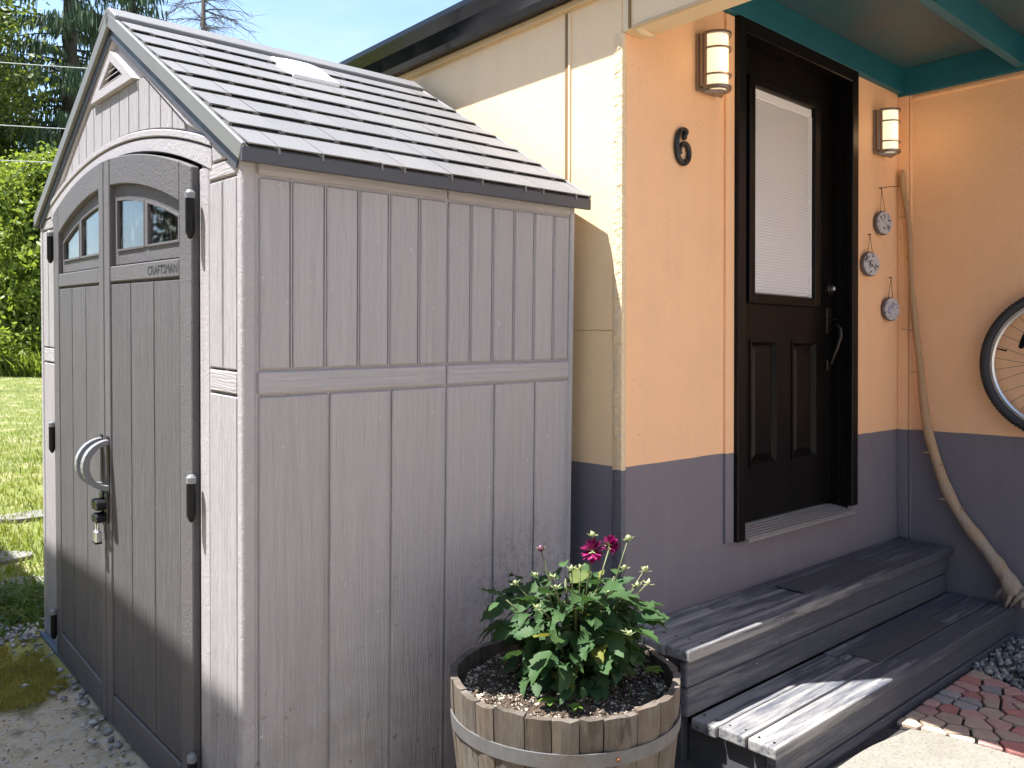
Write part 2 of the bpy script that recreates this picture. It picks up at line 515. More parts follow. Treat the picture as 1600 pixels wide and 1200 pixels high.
def leaf_mat(name, a, b, c2, rough=0.45, trans=0.35, scale=3.0, per_obj=True, old=None):
    t = NT(name, rough, 0.0, 0.3)
    if per_obj: r_ = t.rnd()
    else: r_ = t.ramp(t.noise(t.pos(), scale, 3, 0.6), 0.3, 0.7)
    n_ = t.noise(t.pos(), scale * 9, 3, 0.6)
    c = t.mix(r_, a, b)
    c = t.mix(t.ramp(n_, 0.45, 0.75, 0, 0.7), c, c2)
    if old: c = t.mix(t.ramp(r_, 0.93, 0.97, 0, 0.75), c, old)
    t.base(c)
    tr = t.n('ShaderNodeBsdfTranslucent'); t.set(tr.inputs[0], t.hsv(c, 0.485, 1.1, 1.5))
    m_ = t.n('ShaderNodeMixShader'); m_.inputs[0].default_value = trans
    t.t.links.new(t.p.outputs[0], m_.inputs[1]); t.t.links.new(tr.outputs[0], m_.inputs[2])
    t.t.links.new(m_.outputs[0], t.out.inputs[0])
    return t.m
m_dahlia = leaf_mat('dahlia_leaf', (0.026, 0.062, 0.022), (0.045, 0.094, 0.026), (0.055, 0.10, 0.032), 0.62, 0.25, old=(0.20, 0.19, 0.035))
m_seedl = leaf_mat('young_leaf', (0.10, 0.19, 0.03), (0.13, 0.22, 0.035), (0.15, 0.22, 0.05), 0.45, 0.3)
m_stem = simple('green_stem', (0.09, 0.10, 0.035), 0.5)
m_petal = leaf_mat('magenta_petal', (0.15, 0.006, 0.055), (0.24, 0.012, 0.09), (0.30, 0.02, 0.12), 0.5, 0.2)
m_bud = simple('bud_green', (0.20, 0.23, 0.10), 0.5, var=0.3, scale=60)
m_wood = None
def drift():
    t = NT('bare_driftwood', 0.75)
    p = t.pos()
    g = t.noise(t.map(p, (60, 60, 4)), 1.0, 6, 0.7, 1.5)
    z = t.xyz(p)[2]
    c = t.mix(g, (0.29, 0.165, 0.082), (0.56, 0.365, 0.21))
    grey = t.math('MULTIPLY', t.ramp(z, 1.0, 0.4), t.ramp(t.noise(p, 9, 4), 0.3, 0.6, 0.35, 0.95))
    c = t.mix(grey, c, t.mix(g, (0.14, 0.115, 0.09), (0.46, 0.40, 0.33)))
    t.base(c).bump(g, 0.8, 0.006)
    return t.m
m_drift = drift()
def disc_mat():
    t = NT('painted_clay_disc', 0.35)
    v = t.map(t.obj(), (1, 1, 1), True)
    n_ = t.noise(v, 38, 4, 0.65, 0.8); n2 = t.noise(v, 55, 3, 0.6)
    c = t.mix(n2, (0.36, 0.34, 0.36), (0.56, 0.54, 0.56))
    c = t.mix(t.ramp(n_, 0.54, 0.60), c, (0.045, 0.035, 0.045))
    c = t.mix(t.ramp(t.noise(v, 26, 3), 0.60, 0.66, 0, 0.7), c, (0.16, 0.20, 0.33))
    t.base(c).bump(n_, 0.5, 0.004)
    return t.m
m_disc = disc_mat()
m_disc_rim = simple('disc_rim', (0.11, 0.09, 0.09), 0.6, scale=60, var=0.5)
m_string = simple('brown_string', (0.05, 0.03, 0.02), 0.9)
m_tyre = simple('tyre_rubber', (0.012, 0.012, 0.013), 0.8, bump=0.3, bscale=200)
m_tyrewall = simple('tyre_sidewall', (0.030, 0.030, 0.034), 0.7)
m_rim = simple('silver_rim', (0.62, 0.61, 0.60), 0.35, 0.85)
m_spoke = simple('steel_spoke', (0.13, 0.11, 0.09), 0.45, 0.6)

# ------------------------------------------------------------------ the ground
def ground_mat():
    t = NT('ground', 0.95)
    p = t.pos(); x, y, z = t.xyz(p)
    wob = t.math('MULTIPLY', t.math('SUBTRACT', t.noise(p, 2.2, 5, 0.65), 0.5), 1.2)
    yw = t.math('ADD', y, wob)
    # soil and old paving in front of the shed
    n_ = t.noise(p, 16, 7, 0.72); st = t.voro(p, 95, out='Color'); sv = t.xyz(st)[0]
    dirt = t.mix(n_, (0.36, 0.275, 0.165), (0.60, 0.49, 0.33))
    dirt = t.mix(t.ramp(sv, 0.62, 0.95, 0, 0.85), dirt, (0.50, 0.46, 0.40))
    dirt = t.mix(t.ramp(t.noise(p, 5, 6, 0.75), 0.50, 0.62, 0, 0.75), dirt, (0.085, 0.078, 0.030))
    moss = t.mix(t.noise(p, 120, 3), (0.20, 0.19, 0.04), (0.36, 0.32, 0.09))
    dm = t.vmath('DISTANCE', p, (0.55, 4.02, 0.07))
    mm = t.ramp(t.math('ADD', dm, t.math('MULTIPLY', wob, 0.6)), 0.52, 0.40, 0, 1)
    dirt = t.mix(mm, dirt, moss)
    # lawn
    ln = t.noise(p, 1.1, 6, 0.65)
    lawn = t.mix(ln, (0.10, 0.125, 0.020), (0.17, 0.19, 0.040))
    lawn = t.mix(t.ramp(t.noise(p, 2.6, 6, 0.7), 0.50, 0.64, 0, 0.8), lawn, (0.30, 0.265, 0.14))
    c = t.mix(t.ramp(yw, 4.45, 4.85), dirt, lawn)
    # dark mulch around the steps
    mul = t.mix(t.noise(p, 50, 6, 0.75), (0.018, 0.017, 0.017), (0.075, 0.068, 0.06))
    house = t.math('MULTIPLY', t.math('MULTIPLY', t.ramp(x, 1.35, 1.6), t.ramp(x, 4.9, 4.7)), t.math('MULTIPLY', t.ramp(y, 2.4, 2.1), t.ramp(y, 0.5, 0.8)))
    c = t.mix(house, c, mul)
    t.base(c)
    h = t.math('ADD', t.math('MULTIPLY', n_, 1.0), t.math('MULTIPLY', sv, 0.8))
    t.bump(h, 0.9, 0.012)
    return t.m
m_ground = ground_mat()

def axis_pts(lo, hi, dlo, dhi, fine):
    a = list(np.arange(dlo, dhi + 1e-6, fine)); s_ = fine; v = dhi
    while v < hi: s_ *= 1.22; v += s_; a.append(v)
    s_ = fine; v = dlo
    while v > lo: s_ *= 1.22; v -= s_; a.insert(0, v)
    return a
gx = axis_pts(-400, 400, -2.0, 5.0, 0.10)
gy = axis_pts(-300, 600, -1.0, 9.0, 0.10)
gv = []
for yy in gy:
    for xx in gx:
        h = gz(xx, yy)
        near = max(0.0, 1 - math.hypot(xx - 0.6, yy - 4) / 12)
        if not (-0.02 < xx - 0.9 < 1.3 and 1.9 < yy < 4.4) and not (xx > 1.9 and yy < 2.2):
            h += near * 0.022 * noise.noise((xx * 2.1, yy * 2.1, 0.3)) - near * 0.012
        gv.append((xx, yy, h))
nx = len(gx)
gf = [(j*nx+i, j*nx+i+1, (j+1)*nx+i+1, (j+1)*nx+i) for j in range(len(gy)-1) for i in range(nx-1)]
g = big_mesh('ground', gv, gf, m_ground, smooth=True)
tag(g, 'gently sloping yard of bare soil, moss and lawn', 'ground', kind='structure')

# ------------------------------------------------------------------ the storage shed
SW, SD = 2.10, 1.20                       # width along y, depth along x
RA, RB = 0.0330, -0.0184                  # it stands on the slope
shed = empty('storage_shed', (0.9291, 2.0810, CAM_H - 0.1208 - 1.2345))
shed.rotation_euler = (Matrix.Rotation(0.0018, 4, 'Z') @ Matrix.Rotation(RA, 4, 'X') @ Matrix.Rotation(RB, 4, 'Y')).to_euler()
tag(shed, 'taupe resin garden shed with charcoal double doors and shingled gable roof', 'shed')
EAVE, SLOPE, OH = 1.869, 0.5602, 0.041
SN = math.hypot(1, SLOPE); CS, SS = 1/SN, SLOPE/SN
def roof_z(y): return EAVE + SLOPE * (min(y, SW - y) + OH)

MB().box(-0.030, SD + 0.01, -0.012, SW + 0.012, -0.04, 0.018).build('floor', m_slate, shed, 0.003)

# -- front wall (faces -x)
def arch_in(y): d = y - 1.05; return 1.985 - 0.20 * d * d
def arch_out(y): d = y - 1.05; return 2.048 - 0.17 * d * d
N_ARC = 20
ys = [0.292 + (1.808 - 0.292) * i / N_ARC for i in range(N_ARC + 1)]
core = [(0.012, 0.0), (0.292, 0.0)] + [(y, arch_in(y)) for y in ys] + [(1.808, 0.0), (SW - 0.012, 0.0), (SW - 0.012, 1.86), (1.05, 2.44), (0.012, 1.86)]
front = MB().prism(core, 0, 0.002, 0.028).build('front_wall', m_stip, shed)
def fbox(name, y0, y1, z0, z1, mat, proud=0.010, par=front, bev=0.003, back=0.006):
    return MB().box(-proud, back, y0, y1, z0, z1).build(name, mat, par, bev)
GP = 0.0035
for side in (0, 1):
    def Y(a, b): return (a, b) if side == 0 else (SW - b, SW - a)
    fbox('stile', *Y(0.216, 0.284), 0.018, 1.852, m_stip, 0.009)
    fbox('plank', *Y(0.036, 0.124 - GP), 1.303, 1.803, m_front_v)
    fbox('plank', *Y(0.124 + GP, 0.216 - GP), 1.303, 1.803, m_front_v)
    fbox('rail', *Y(0.036, 0.216 - GP), 1.240, 1.297, m_front_h)
    fbox('rail', *Y(0.036, 0.216 - GP), 1.812, 1.852, m_front_h)
    fbox('plank', *Y(0.036, 0.216 - GP), 0.018, 1.232, m_front_v)
    # arch ends and gable boards
    b = MB()
    inner = [(0.19, 1.925), (0.375, 1.985), (0.74, 2.200), (0.80, 2.212)]
    pts = [(0.03, 1.858), (0.186, 1.858)] + [(0.19, 1.925), (0.372, 1.990), (1.046, 2.387), (1.046, 2.437), (0.03, 1.868)]
    if side: pts = [(SW - y, z) for y, z in pts][::-1]
    b.prism(pts, 0, -0.012, 0.006).build('gable_board', m_stip, front, 0.003)
# arch band in two lines
def band(name, zlo, zhi, y0, y1, proud, mat, par, n=22, x1=0.006):
    yy = [y0 + (y1 - y0) * i / n for i in range(n + 1)]
    poly = [(y, zlo(y)) for y in yy] + [(y, zhi(y)) for y in yy[::-1]]
    return MB().prism(poly, 0, -proud, x1).build(name, mat, par, 0.0025)
band('arch_trim', arch_in, lambda y: arch_out(y) - 0.026, 0.192, 1.908, 0.012, m_stip, front)
band('arch_trim', lambda y: arch_out(y) - 0.021, arch_out, 0.192, 1.908, 0.016, m_stip, front)
# gable planks
edges = [0.40 + 0.1 * k for k in range(14)]
def tri(y): return min(1.985 + 0.59 * (min(y, SW - y) - 0.375), 2.206)
for a, b2 in zip(edges[:-1], edges[1:]):
    y0, y1 = a + 0.003, b2 - 0.003
    yy = [y0 + (y1 - y0) * i / 4 for i in range(5)]
    poly = [(y, arch_out(y) + 0.005) for y in yy] + [(y, max(tri(y), arch_out(y) + 0.009)) for y in yy[::-1]]
    MB().prism(poly, 0, -0.006, 0.006).build('plank', m_front_v, front, 0.002)
# louvred vent
ap, bs, hb = 2.352, 2.214, 0.235
vt = MB()
O3 = [(1.05 - hb, bs), (1.05 + hb, bs), (1.05, ap)]
I3 = [(1.05 - 0.135, bs + 0.030), (1.05 + 0.135, bs + 0.030), (1.05, ap - 0.034)]
for i in range(3):
    j = (i + 1) % 3
    vt.prism([O3[i], O3[j], I3[j], I3[i]], 0, -0.021, 0.006)
vent = vt.build('vent', m_stip, shed)
MB().prism([(1.05 - 0.14, bs + 0.028), (1.05 + 0.14, bs + 0.028), (1.05, ap - 0.03)], 0, -0.0015, 0.004).build('vent_backing', m_black, vent)
for k in range(4):
    z = bs + 0.036 + k * 0.018
    w = 0.118 * (1 - (z - bs - 0.030) / (ap - 0.034 - bs - 0.030)) + 0.004
    MB().add([(-0.017, 1.05-w, z), (-0.017, 1.05+w, z), (-0.003, 1.05+w, z+0.013), (-0.003, 1.05-w, z+0.013),
              (-0.017, 1.05-w, z+0.003), (-0.017, 1.05+w, z+0.003), (-0.003, 1.05+w, z+0.016), (-0.003, 1.05-w, z+0.016)],
             [(0,1,2,3), (7,6,5,4), (0,4,5,1), (1,5,6,2), (2,6,7,3), (3,7,4,0)]).build('louver', m_stip, vent)
# corner posts
for y0, y1 in ((-0.006, 0.031), (SW - 0.031, SW + 0.006)):
    MB().box(-0.013, 0.026, y0, y1, 0.018, 1.862).build('corner_post', m_stip, shed, 0.010, 3, False)
    MB().box(SD - 0.022, SD + 0.002, y0, y1, 0.018, 1.862).build('corner_post', m_stip, shed, 0.004)

# -- side walls (the right one faces -y) and back wall
up_e = [0.030, 0.1235, 0.224, 0.3285, 0.4305, 0.536, 0.641, 0.734, 0.8245, 0.9165, 1.0075, 1.0985, 1.176]
lo_e = [0.030, 0.237, 0.4405, 0.641, 0.8365, 1.017, 1.180]
def side_wall(mirror):
    sc = (1, -1, 1) if mirror else None
    lc = (0, SW, 0) if mirror else None
    me = MB().box(0.02, SD - 0.01, 0.001, 0.016, 0.0, 1.868).mesh('side_wall', m_side_v)
    w = link('side_wall', me, shed, lc, None, sc)
    def piece(name, x0, x1, z0, z1, mat, pr=0.007, bv=0.0035):
        return MB().box(x0, x1, -pr, 0.004, z0, z1).build(name, mat, w, bv)
    for a, b_ in zip(up_e[:-1], up_e[1:]):
        piece('plank', a + 0.005, b_ - 0.005, 1.306, 1.800, m_side_v)
        if b_ not in (0.641, 1.176): piece('bead', b_ - 0.0022, b_ + 0.0022, 1.306, 1.800, m_side_v, 0.005, 0.001)
    for a, b_ in zip(lo_e[:-1], lo_e[1:]):
        piece('plank', a + 0.003, b_ - 0.003, 0.02, 1.233, m_side_v)
        piece('bead', b_ - 0.016, b_ - 0.010, 0.03, 1.222, m_side_v, 0.0095, 0.002)
    for a, b_ in ((0.030, 0.639), (0.643, 1.178)):
        piece('rail', a, b_, 1.240, 1.299, m_side_h, 0.008)
        piece('rail', a, b_, 1.808, 1.862, m_side_h, 0.008)
    return w
side_wall(False); side_wall(True)
MB().prism([(0.012, 0.0), (SW - 0.012, 0.0), (SW - 0.012, 1.86), (1.05, 2.44), (0.012, 1.86)], 0, SD - 0.016, SD - 0.003).build('back_wall', m_side_v, shed)

# -- roof
X0, X1 = -0.030, SD + 0.032
SLEN = (SW / 2 + OH) * SN
def RP(x, s, h, left=False):
    y = -OH + s * CS - h * SS
    z = EAVE + s * SS + h * CS
    return (x, SW - y if left else y, z)
def rbox(mb, x0, x1, s0, s1, h00, h01, h10, h11, left):
    """slab on the slope: heights at the lower edge (h00..h01) and at the upper edge (h10..h11)"""
    vs = [RP(x0,s0,h00,left), RP(x1,s0,h00,left), RP(x1,s1,h10,left), RP(x0,s1,h10,left),
          RP(x0,s0,h01,left), RP(x1,s0,h01,left), RP(x1,s1,h11,left), RP(x0,s1,h11,left)]
    fs = [(3,2,1,0),(4,5,6,7),(0,1,5,4),(1,2,6,5),(2,3,7,6),(3,0,4,7)]
    if left: fs = [f[::-1] for f in fs]
    return mb.add(vs, fs)
PAT = [0.080, 0.164, 0.124, 0.183]
rr = random.Random(3)
for left in (False, True):
    panel = rbox(MB(), X0 + 0.016, X1 - 0.002, 0.008, SLEN, -0.030, -0.004, -0.030, -0.004, left).build('roof', m_tile, shed)
    rbox(MB(), X0, X0 + 0.014, -0.002, SLEN + 0.004, -0.040, 0.006, -0.040, 0.006, left).build('rake_edge', m_rake, panel, 0.003)
    rbox(MB(), X0 + 0.012, X0 + 0.022, 0.03, SLEN - 0.01, -0.072, -0.034, -0.072, -0.034, left).build('rake_board', m_fascia, panel)
    rbox(MB(), X1 - 0.003, X1 + 0.010, -0.002, SLEN + 0.004, -0.040, 0.011, -0.040, 0.011, left).build('rake_edge', m_tile, panel, 0.003)
    # fascia under the eave
    y0 = -OH; fy = (y0 - 0.004, y0 + 0.010)
    if left: fy = (SW - fy[1], SW - fy[0])
    MB().box(X0 + 0.001, X1 + 0.009, *fy, EAVE - 0.040, EAVE - 0.003).build('fascia', m_fascia, panel, 0.002)
    for c in range(8):
        s0, s1 = c * 0.1475, (c + 1) * 0.1475 + 0.006
        if c == 7: s1 = 8 * 0.1475 + 0.01
        x = X0 + 0.015; k = (c * 3 + 1) % 4; first = True
        off = [0.083, 0.15, 0.06, 0.11, 0.045, 0.17, 0.10, 0.07][c]
        while x < X1 - 0.004:
            w = off if first else PAT[k % 4] * rr.uniform(0.94, 1.06)
            first = False; k += 1
            x1 = min(x + w, X1 - 0.002)
            if X1 - 0.002 - x1 < 0.05: x1 = X1 - 0.002
            t0 = (0.0130 if c else 0.010) + rr.uniform(-0.001, 0.0015)
            lo = -0.012 if c else -0.002
            tb_ = rbox(MB(), x + 0.0014, x1 - 0.0014, s0 + lo, s1, t0 - 0.0035, t0, -0.001, 0.003, left)
            if c:                                               # webs that close the ends of the shadow slot
                for xa, xb in ((x + 0.0010, x + 0.0095), (x1 - 0.0095, x1 - 0.0010)):
                    rbox(tb_, xa, xb, s0 + lo - 0.0006, s0 + 0.03, -0.004, t0 - 0.0030, -0.004, t0 - 0.009, left)
            tb_.build('shingle', m_tile, panel, 0)
            if c == 0 and x1 < X1 - 0.01:                       # little drip lip below each seam at the eave
                yl = -OH - 0.0075; ya_, yb2 = (yl, yl + 0.004) if not left else (SW - yl - 0.004, SW - yl)
                MB().box(x1 - 0.004, x1 + 0.003, ya_, yb2, EAVE - 0.012, EAVE + 0.004).build('drip_lip', m_tile, panel)
            x = x1
    if not left:
        # skylight: a low white dome let into the slope
        sx0, sx1, ss0, ss1 = 0.495, 0.675, 0.865, 1.07
        v, f = [], []
        n = 8
        for j in range(n + 1):
            for i in range(n + 1):
                u, w = i / n, j / n
                dome = 0.014 * (1 - (2*u-1)**4) * (1 - (2*w-1)**4)
                v.append(RP(sx0 + u*(sx1-sx0), ss0 + w*(ss1-ss0), 0.020 + dome))
        for j in range(n):
            for i in range(n):
                a = j*(n+1)+i; f.append((a, a+1, a+n+2, a+n+1))
        sky = MB().add(v, f).build('skylight', m_white, shed, smooth=True, recalc=False)
        rbox(MB(), sx0 - 0.004, sx1 + 0.004, ss0 - 0.004, ss1 + 0.004, 0.0, 0.0205, 0.0, 0.0205, False).build('skylight_frame', m_white, sky, 0.004)
# ridge cap
cap = MB()
zr = EAVE + SLEN * SS
cw = 0.095
prof = [(1.05 - cw, zr - cw*SLOPE + 0.006), (1.05 - cw, zr - cw*SLOPE + 0.022), (1.05 - 0.02, zr + 0.014), (1.05, zr + 0.018), (1.05 + 0.02, zr + 0.014),
        (1.05 + cw, zr - cw*SLOPE + 0.022), (1.05 + cw, zr - cw*SLOPE + 0.006), (1.05, zr + 0.002)]
cap.prism(prof, 0, X0 - 0.001, X1 + 0.010).build('ridge_cap', m_tile, shed, 0.003)

# -- doors
def door(sgn, hinge_y, lettering):
    d = empty('door', (-0.017, hinge_y, 0.0), shed, (0, 0, sgn * 0.020))
    DW = 0.7555
    def yb(u): return sgn * u
    def dtop(u): dd = 0.758 - u; return 1.974 - 0.20 * dd * dd
    def wtop(u): dd = 0.758 - u; return 1.884 - 0.2525 * dd * dd
    def rect(name, u0, u1, z0, z1, mat, proud, par=d, bev=0.003, back=0.012):
        ya, yb_ = sorted((yb(u0), yb(u1)))
        return MB().box(-proud, back, ya, yb_, z0, z1).build(name, mat, par, bev)
    def poly(name, pts, mat, proud, par=d, bev=0.003, back=0.012):
        q = [(yb(u), z) for u, z in pts]
        if sgn < 0: q = q[::-1]
        return MB().prism(q, 0, -proud, back).build(name, mat, par, bev)
    # backing sheet below the window
    rect('backing', 0.004, DW - 0.002, 0.012, 1.600, m_door_s, 0.0, bev=0, back=0.010)
    poly('stile', [(0.0, 0.012), (0.088, 0.012), (0.088, dtop(0.088)), (0.0, dtop(0.0))], m_door_s, 0.012)
    poly('stile', [(0.697, 0.012), (DW - 0.002, 0.012), (DW - 0.002, dtop(DW)), (0.697, dtop(0.697))], m_door_s, 0.014)
    n = 14
    us = [0.090 + (0.695 - 0.090) * i / n for i in range(n + 1)]
    poly('top_rail', [(u, wtop(u)) for u in us] + [(u, dtop(u)) for u in us[::-1]], m_door_s, 0.012)
    for u0, u1 in ((0.092, 0.293), (0.298, 0.498), (0.503, 0.693)):
        rect('plank', u0, u1, 0.131, 1.548, m_door_v, 0.0095)
    rect('bottom_rail', 0.091, 0.694, 0.014, 0.124, m_door_s, 0.013, bev=0.005)
    nm = rect('name_rail', 0.091, 0.694, 1.556, 1.608, m_door_s, 0.012)
    # window: deep reveal, frame, mullion, two panes
    wz = 1.614
    fr = MB()
    ui = [0.118 + (0.662 - 0.118) * i / n for i in range(n + 1)]
    def itop(u): return wtop(u) - 0.046
    def q(pts):
        p = [(yb(u), z) for u, z in pts]; return p[::-1] if sgn < 0 else p
    a0, a1 = 0.092, 0.693
    fr.prism(q([(u, itop(u)) for u in ui] + [(u, wtop(u) - 0.001) for u in us[::-1]]), 0, 0.004, 0.016)
    fr.prism(q([(a0, wz), (0.118, wz), (0.118, itop(0.118)), (a0, wtop(a0) - 0.001)]), 0, 0.004, 0.016)
    fr.prism(q([(0.662, wz), (a1, wz), (a1, wtop(a1) - 0.001), (0.662, itop(0.662))]), 0, 0.004, 0.016)
    fr.prism(q([(0.118, wz), (0.662, wz), (0.662, wz + 0.044), (0.118, wz + 0.044)]), 0, 0.004, 0.016)
    f_ = fr.build('window_frame', m_door_s, d)
    z0 = wz + 0.044
    rect('mullion', 0.378, 0.402, z0, itop(0.39), m_door_s, 0.000, bev=0.002)
    bead = MB()
    for u0, u1 in ((0.118, 0.378), (0.402, 0.662)):
        b = 0.007
        uu = [u0 + (u1 - u0) * i / 6 for i in range(7)]
        uu2 = [u0 + b + (u1 - u0 - 2 * b) * i / 6 for i in range(7)]
        bead.prism(q([(u, itop(u2) - b) for u, u2 in zip(uu2, uu2)] + [(u, itop(u)) for u in uu[::-1]]), 0, -0.001, 0.012)
        bead.prism(q([(u0, z0), (u1, z0), (u1 - b, z0 + b), (u0 + b, z0 + b)]), 0, -0.001, 0.012)
        bead.prism(q([(u0, z0), (u0 + b, z0 + b), (u0 + b, itop(u0 + b) - b), (u0, itop(u0))]), 0, -0.001, 0.012)
        bead.prism(q([(u1 - b, z0 + b), (u1, z0), (u1, itop(u1)), (u1 - b, itop(u1 - b) - b)]), 0, -0.001, 0.012)
        MB().prism(q([(u0 + 0.001, z0 + 0.001), (u1 - 0.001, z0 + 0.001)] + [(u, itop(u) - 0.001) for u in [u1 - 0.001 - (u1 - u0 - 0.002) * i / 6 for i in range(7)]]), 0, 0.008, 0.010).build('pane', m_pane, d)
    bead.build('window_bead', m_door_s, d)
    # hinges
    for z0_, z1_ in ((1.655, 1.790), (0.862, 0.996), (0.070, 0.200)):
        c = (-0.020, yb(-0.012))
        h = MB().lathe([(0.0, z0_), (0.006, z0_ + 0.004), (0.013, z0_ + 0.02), (0.013, z1_ - 0.022), (0.0, z1_ - 0.022)], 12, c)
        ho = h.build('hinge', m_black, d, smooth=False)
    for z0_, z1_ in ((1.655, 1.790), (0.862, 0.996), (0.070, 0.200)):
        c = (-0.020, yb(-0.012))
        MB().lathe([(0.0135, z1_ - 0.022), (0.0135, z1_ - 0.006), (0.008, z1_ + 0.001), (0.0, z1_ + 0.003)], 12, c).build('hinge_cap', m_grip, d)
    # D-shaped pull handle, standing off the door
    hu, zc, hh, dp = 0.722, 0.925, 0.088, 0.088
    pts, k = [], 14
    hb_ = MB()
    for i in range(k + 1):
        a = -math.pi / 2 + math.pi * i / k
        pts.append((-0.012 - dp * math.cos(a), zc + hh * math.sin(a)))
    for (xa, za), (xb, zb), i in zip(pts[:-1], pts[1:], range(k)):
        def inw(p, j):
            a = -math.pi / 2 + math.pi * j / k
            return (p[0] + 0.022 * math.cos(a), p[1] - 0.016 * math.sin(a))
        ia, ib = inw((xa, za), i), inw((xb, zb), i + 1)
        y0_, y1_ = sorted((yb(hu - 0.014), yb(hu + 0.014)))
        hb_.add([(xa,y0_,za),(xa,y1_,za),(ia[0],y1_,ia[1]),(ia[0],y0_,ia[1]),(xb,y0_,zb),(xb,y1_,zb),(ib[0],y1_,ib[1]),(ib[0],y0_,ib[1])],
                [(0,1,5,4),(1,2,6,5),(2,3,7,6),(3,0,4,7)] + ([(3,2,1,0)] if i == 0 else []) + ([(4,5,6,7)] if i == k-1 else []))
    hb_.build('handle', m_grip, d, 0.0, recalc=True)
    rect('handle_plate', hu - 0.016, hu + 0.016, zc - hh - 0.016, zc + hh + 0.012, m_black, 0.0165, bev=0.002)
    # latch under the handle
    lt = MB()
    y0_, y1_ = sorted((yb(hu - 0.010), yb(hu + 0.026)))
    lt.box(-0.022, -0.010, y0_, y1_, 0.722, 0.822)
    lt.build('latch_plate', m_blackm, d, 0.002)
    for zc_, r_ in ((0.785, 0.019), (0.738, 0.016)):
        v = []
        lk = MB()
        for xx in (-0.052, -0.020):
            v += [(xx, yb(hu + 0.020) + r_ * math.cos(2*math.pi*i/12), zc_ + r_ * math.sin(2*math.pi*i/12)) for i in range(12)]
        lk.add(v, [tuple(range(12)), tuple(range(12, 24))] + [(i, (i+1) % 12, (i+1) % 12 + 12, i + 12) for i in range(12)])
        lk.build('latch_knuckle', m_blackm, d, 0.003)
    if lettering:
        cu = bpy.data.curves.new('letters', 'FONT')
        cu.body = 'CRAFTSMAN'
        cu.extrude = 0.0
        cu.size = 1.0
        to = bpy.data.objects.new('tmp', cu); COL.objects.link(to)
        dg = bpy.context.evaluated_depsgraph_get()
        me = bpy.data.meshes.new_from_object(to.evaluated_get(dg))
        bpy.data.objects.remove(to)
        co = np.array([v.co[:] for v in me.vertices])
        lo, hi = co.min(0), co.max(0)
        for v in me.vertices:
            a = (v.co.x - lo[0]) / (hi[0] - lo[0]); b = (v.co.y - lo[1]) / (hi[1] - lo[1])
            u = 0.338 - a * 0.236
            v.co = (-0.0130, yb(u), 1.568 + b * 0.027)
        me.materials.clear(); me.materials.append(m_letter)
        link('lettering', me, nm)
    return d
door(1, 0.292, True)
door(-1, 1.808, False)

ps = MB().box(-0.009, 0.009, -0.30, 0.30, 0.0, 1.82).build('plywood_sheet', simple('plywood', (0.42, 0.27, 0.14), 0.7, scale=6), None)
ps.matrix_world = Matrix.Translation(shed.location) @ shed.rotation_euler.to_matrix().to_4x4() @ Matrix.Translation((0.30, 1.62, 0.02))
tag(ps, 'tan plywood sheet standing inside the shed behind the left window', 'plywood')
# padlock hanging from the latch
pl = empty('padlock', (0, 0, 0))
pl.matrix_world = Matrix.Translation(shed.location) @ shed.rotation_euler.to_matrix().to_4x4() @ Matrix.Translation((-0.072, 1.055, 0.668))
MB().box(-0.010, 0.010, -0.019, 0.019, -0.018, 0.022).build('body', m_chrome, pl, 0.004, 2)
pts = [(0, -0.012, 0.018), (0, -0.012, 0.045)] + [(0, -0.012 * math.cos(math.pi*i/8), 0.050 + 0.012 * math.sin(math.pi*i/8)) for i in range(9)] + [(0, 0.012, 0.045), (0, 0.012, 0.018)]
MB().tube(pts, 0.0035, 8).build('shackle', m_chrome, pl, smooth=True)
MB().box(-0.0115, 0.0115, -0.0195, 0.0195, -0.021, -0.012).build('bumper', m_blackm, pl, 0.002)
tag(pl, 'small silver padlock hanging below the shed door handles', 'padlock')

# ------------------------------------------------------------------ the house
XW, YD, XE = 2.186, 1.88, 4.395
house = empty('house', (XW, YD, 0))
tag(house, 'cream and grey house with recessed porch, black gutter and black front door', 'house')
def H(mb, name, mat, par=None, bevel=0, seg=1, smooth=False):
    """mesh given in world coordinates, parented under the house"""
    o = mb.build(name, mat, par or house, bevel, seg, smooth, loc=(-XW, -YD, 0) if par is None else None)
    return o
# wall beside the shed, with a batten over each board joint
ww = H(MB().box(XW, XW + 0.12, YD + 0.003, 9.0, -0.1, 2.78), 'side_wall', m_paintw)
for yj in (2.145, 3.365, 4.585, 5.805, 7.025):
    H(MB().box(XW - 0.004, XW + 0.02, yj - 0.0075, yj + 0.0075, -0.05, 2.60), 'joint_strip', m_seam, ww)
    H(MB().box(XW - 0.006, XW + 0.02, yj - 0.020, yj - 0.0080, -0.05, 2.60), 'batten', m_cream, ww, 0.002)
ck = MB()
pk = [(XW - 0.0012, 2.13 - 0.026 * k, 1.432 + 0.006 * noise.noise((k * 0.7, 0, 0)) - 0.0006 * k) for k in range(10)]
for a, c in zip(pk[:-1], pk[1:]):
    w_ = 0.0007 + 0.0006 * random.random()
    ck.add([(a[0], a[1], a[2] - w_), (c[0], c[1], c[2] - w_), (c[0], c[1], c[2] + w_), (a[0], a[1], a[2] + w_)], [(0, 1, 2, 3)])
H(ck, 'crack', m_seam, ww)
for yj in (2.05, 2.20, 2.62, 3.30):
    for zj in (1.10, 1.55, 2.00, 2.38):
        H(MB().tube([(XW + 0.002, yj, zj + 0.04 * math.sin(yj * 9)), (XW - 0.0012, yj, zj + 0.04 * math.sin(yj * 9))], 0.003, 7), 'nail_head', m_cream, ww)
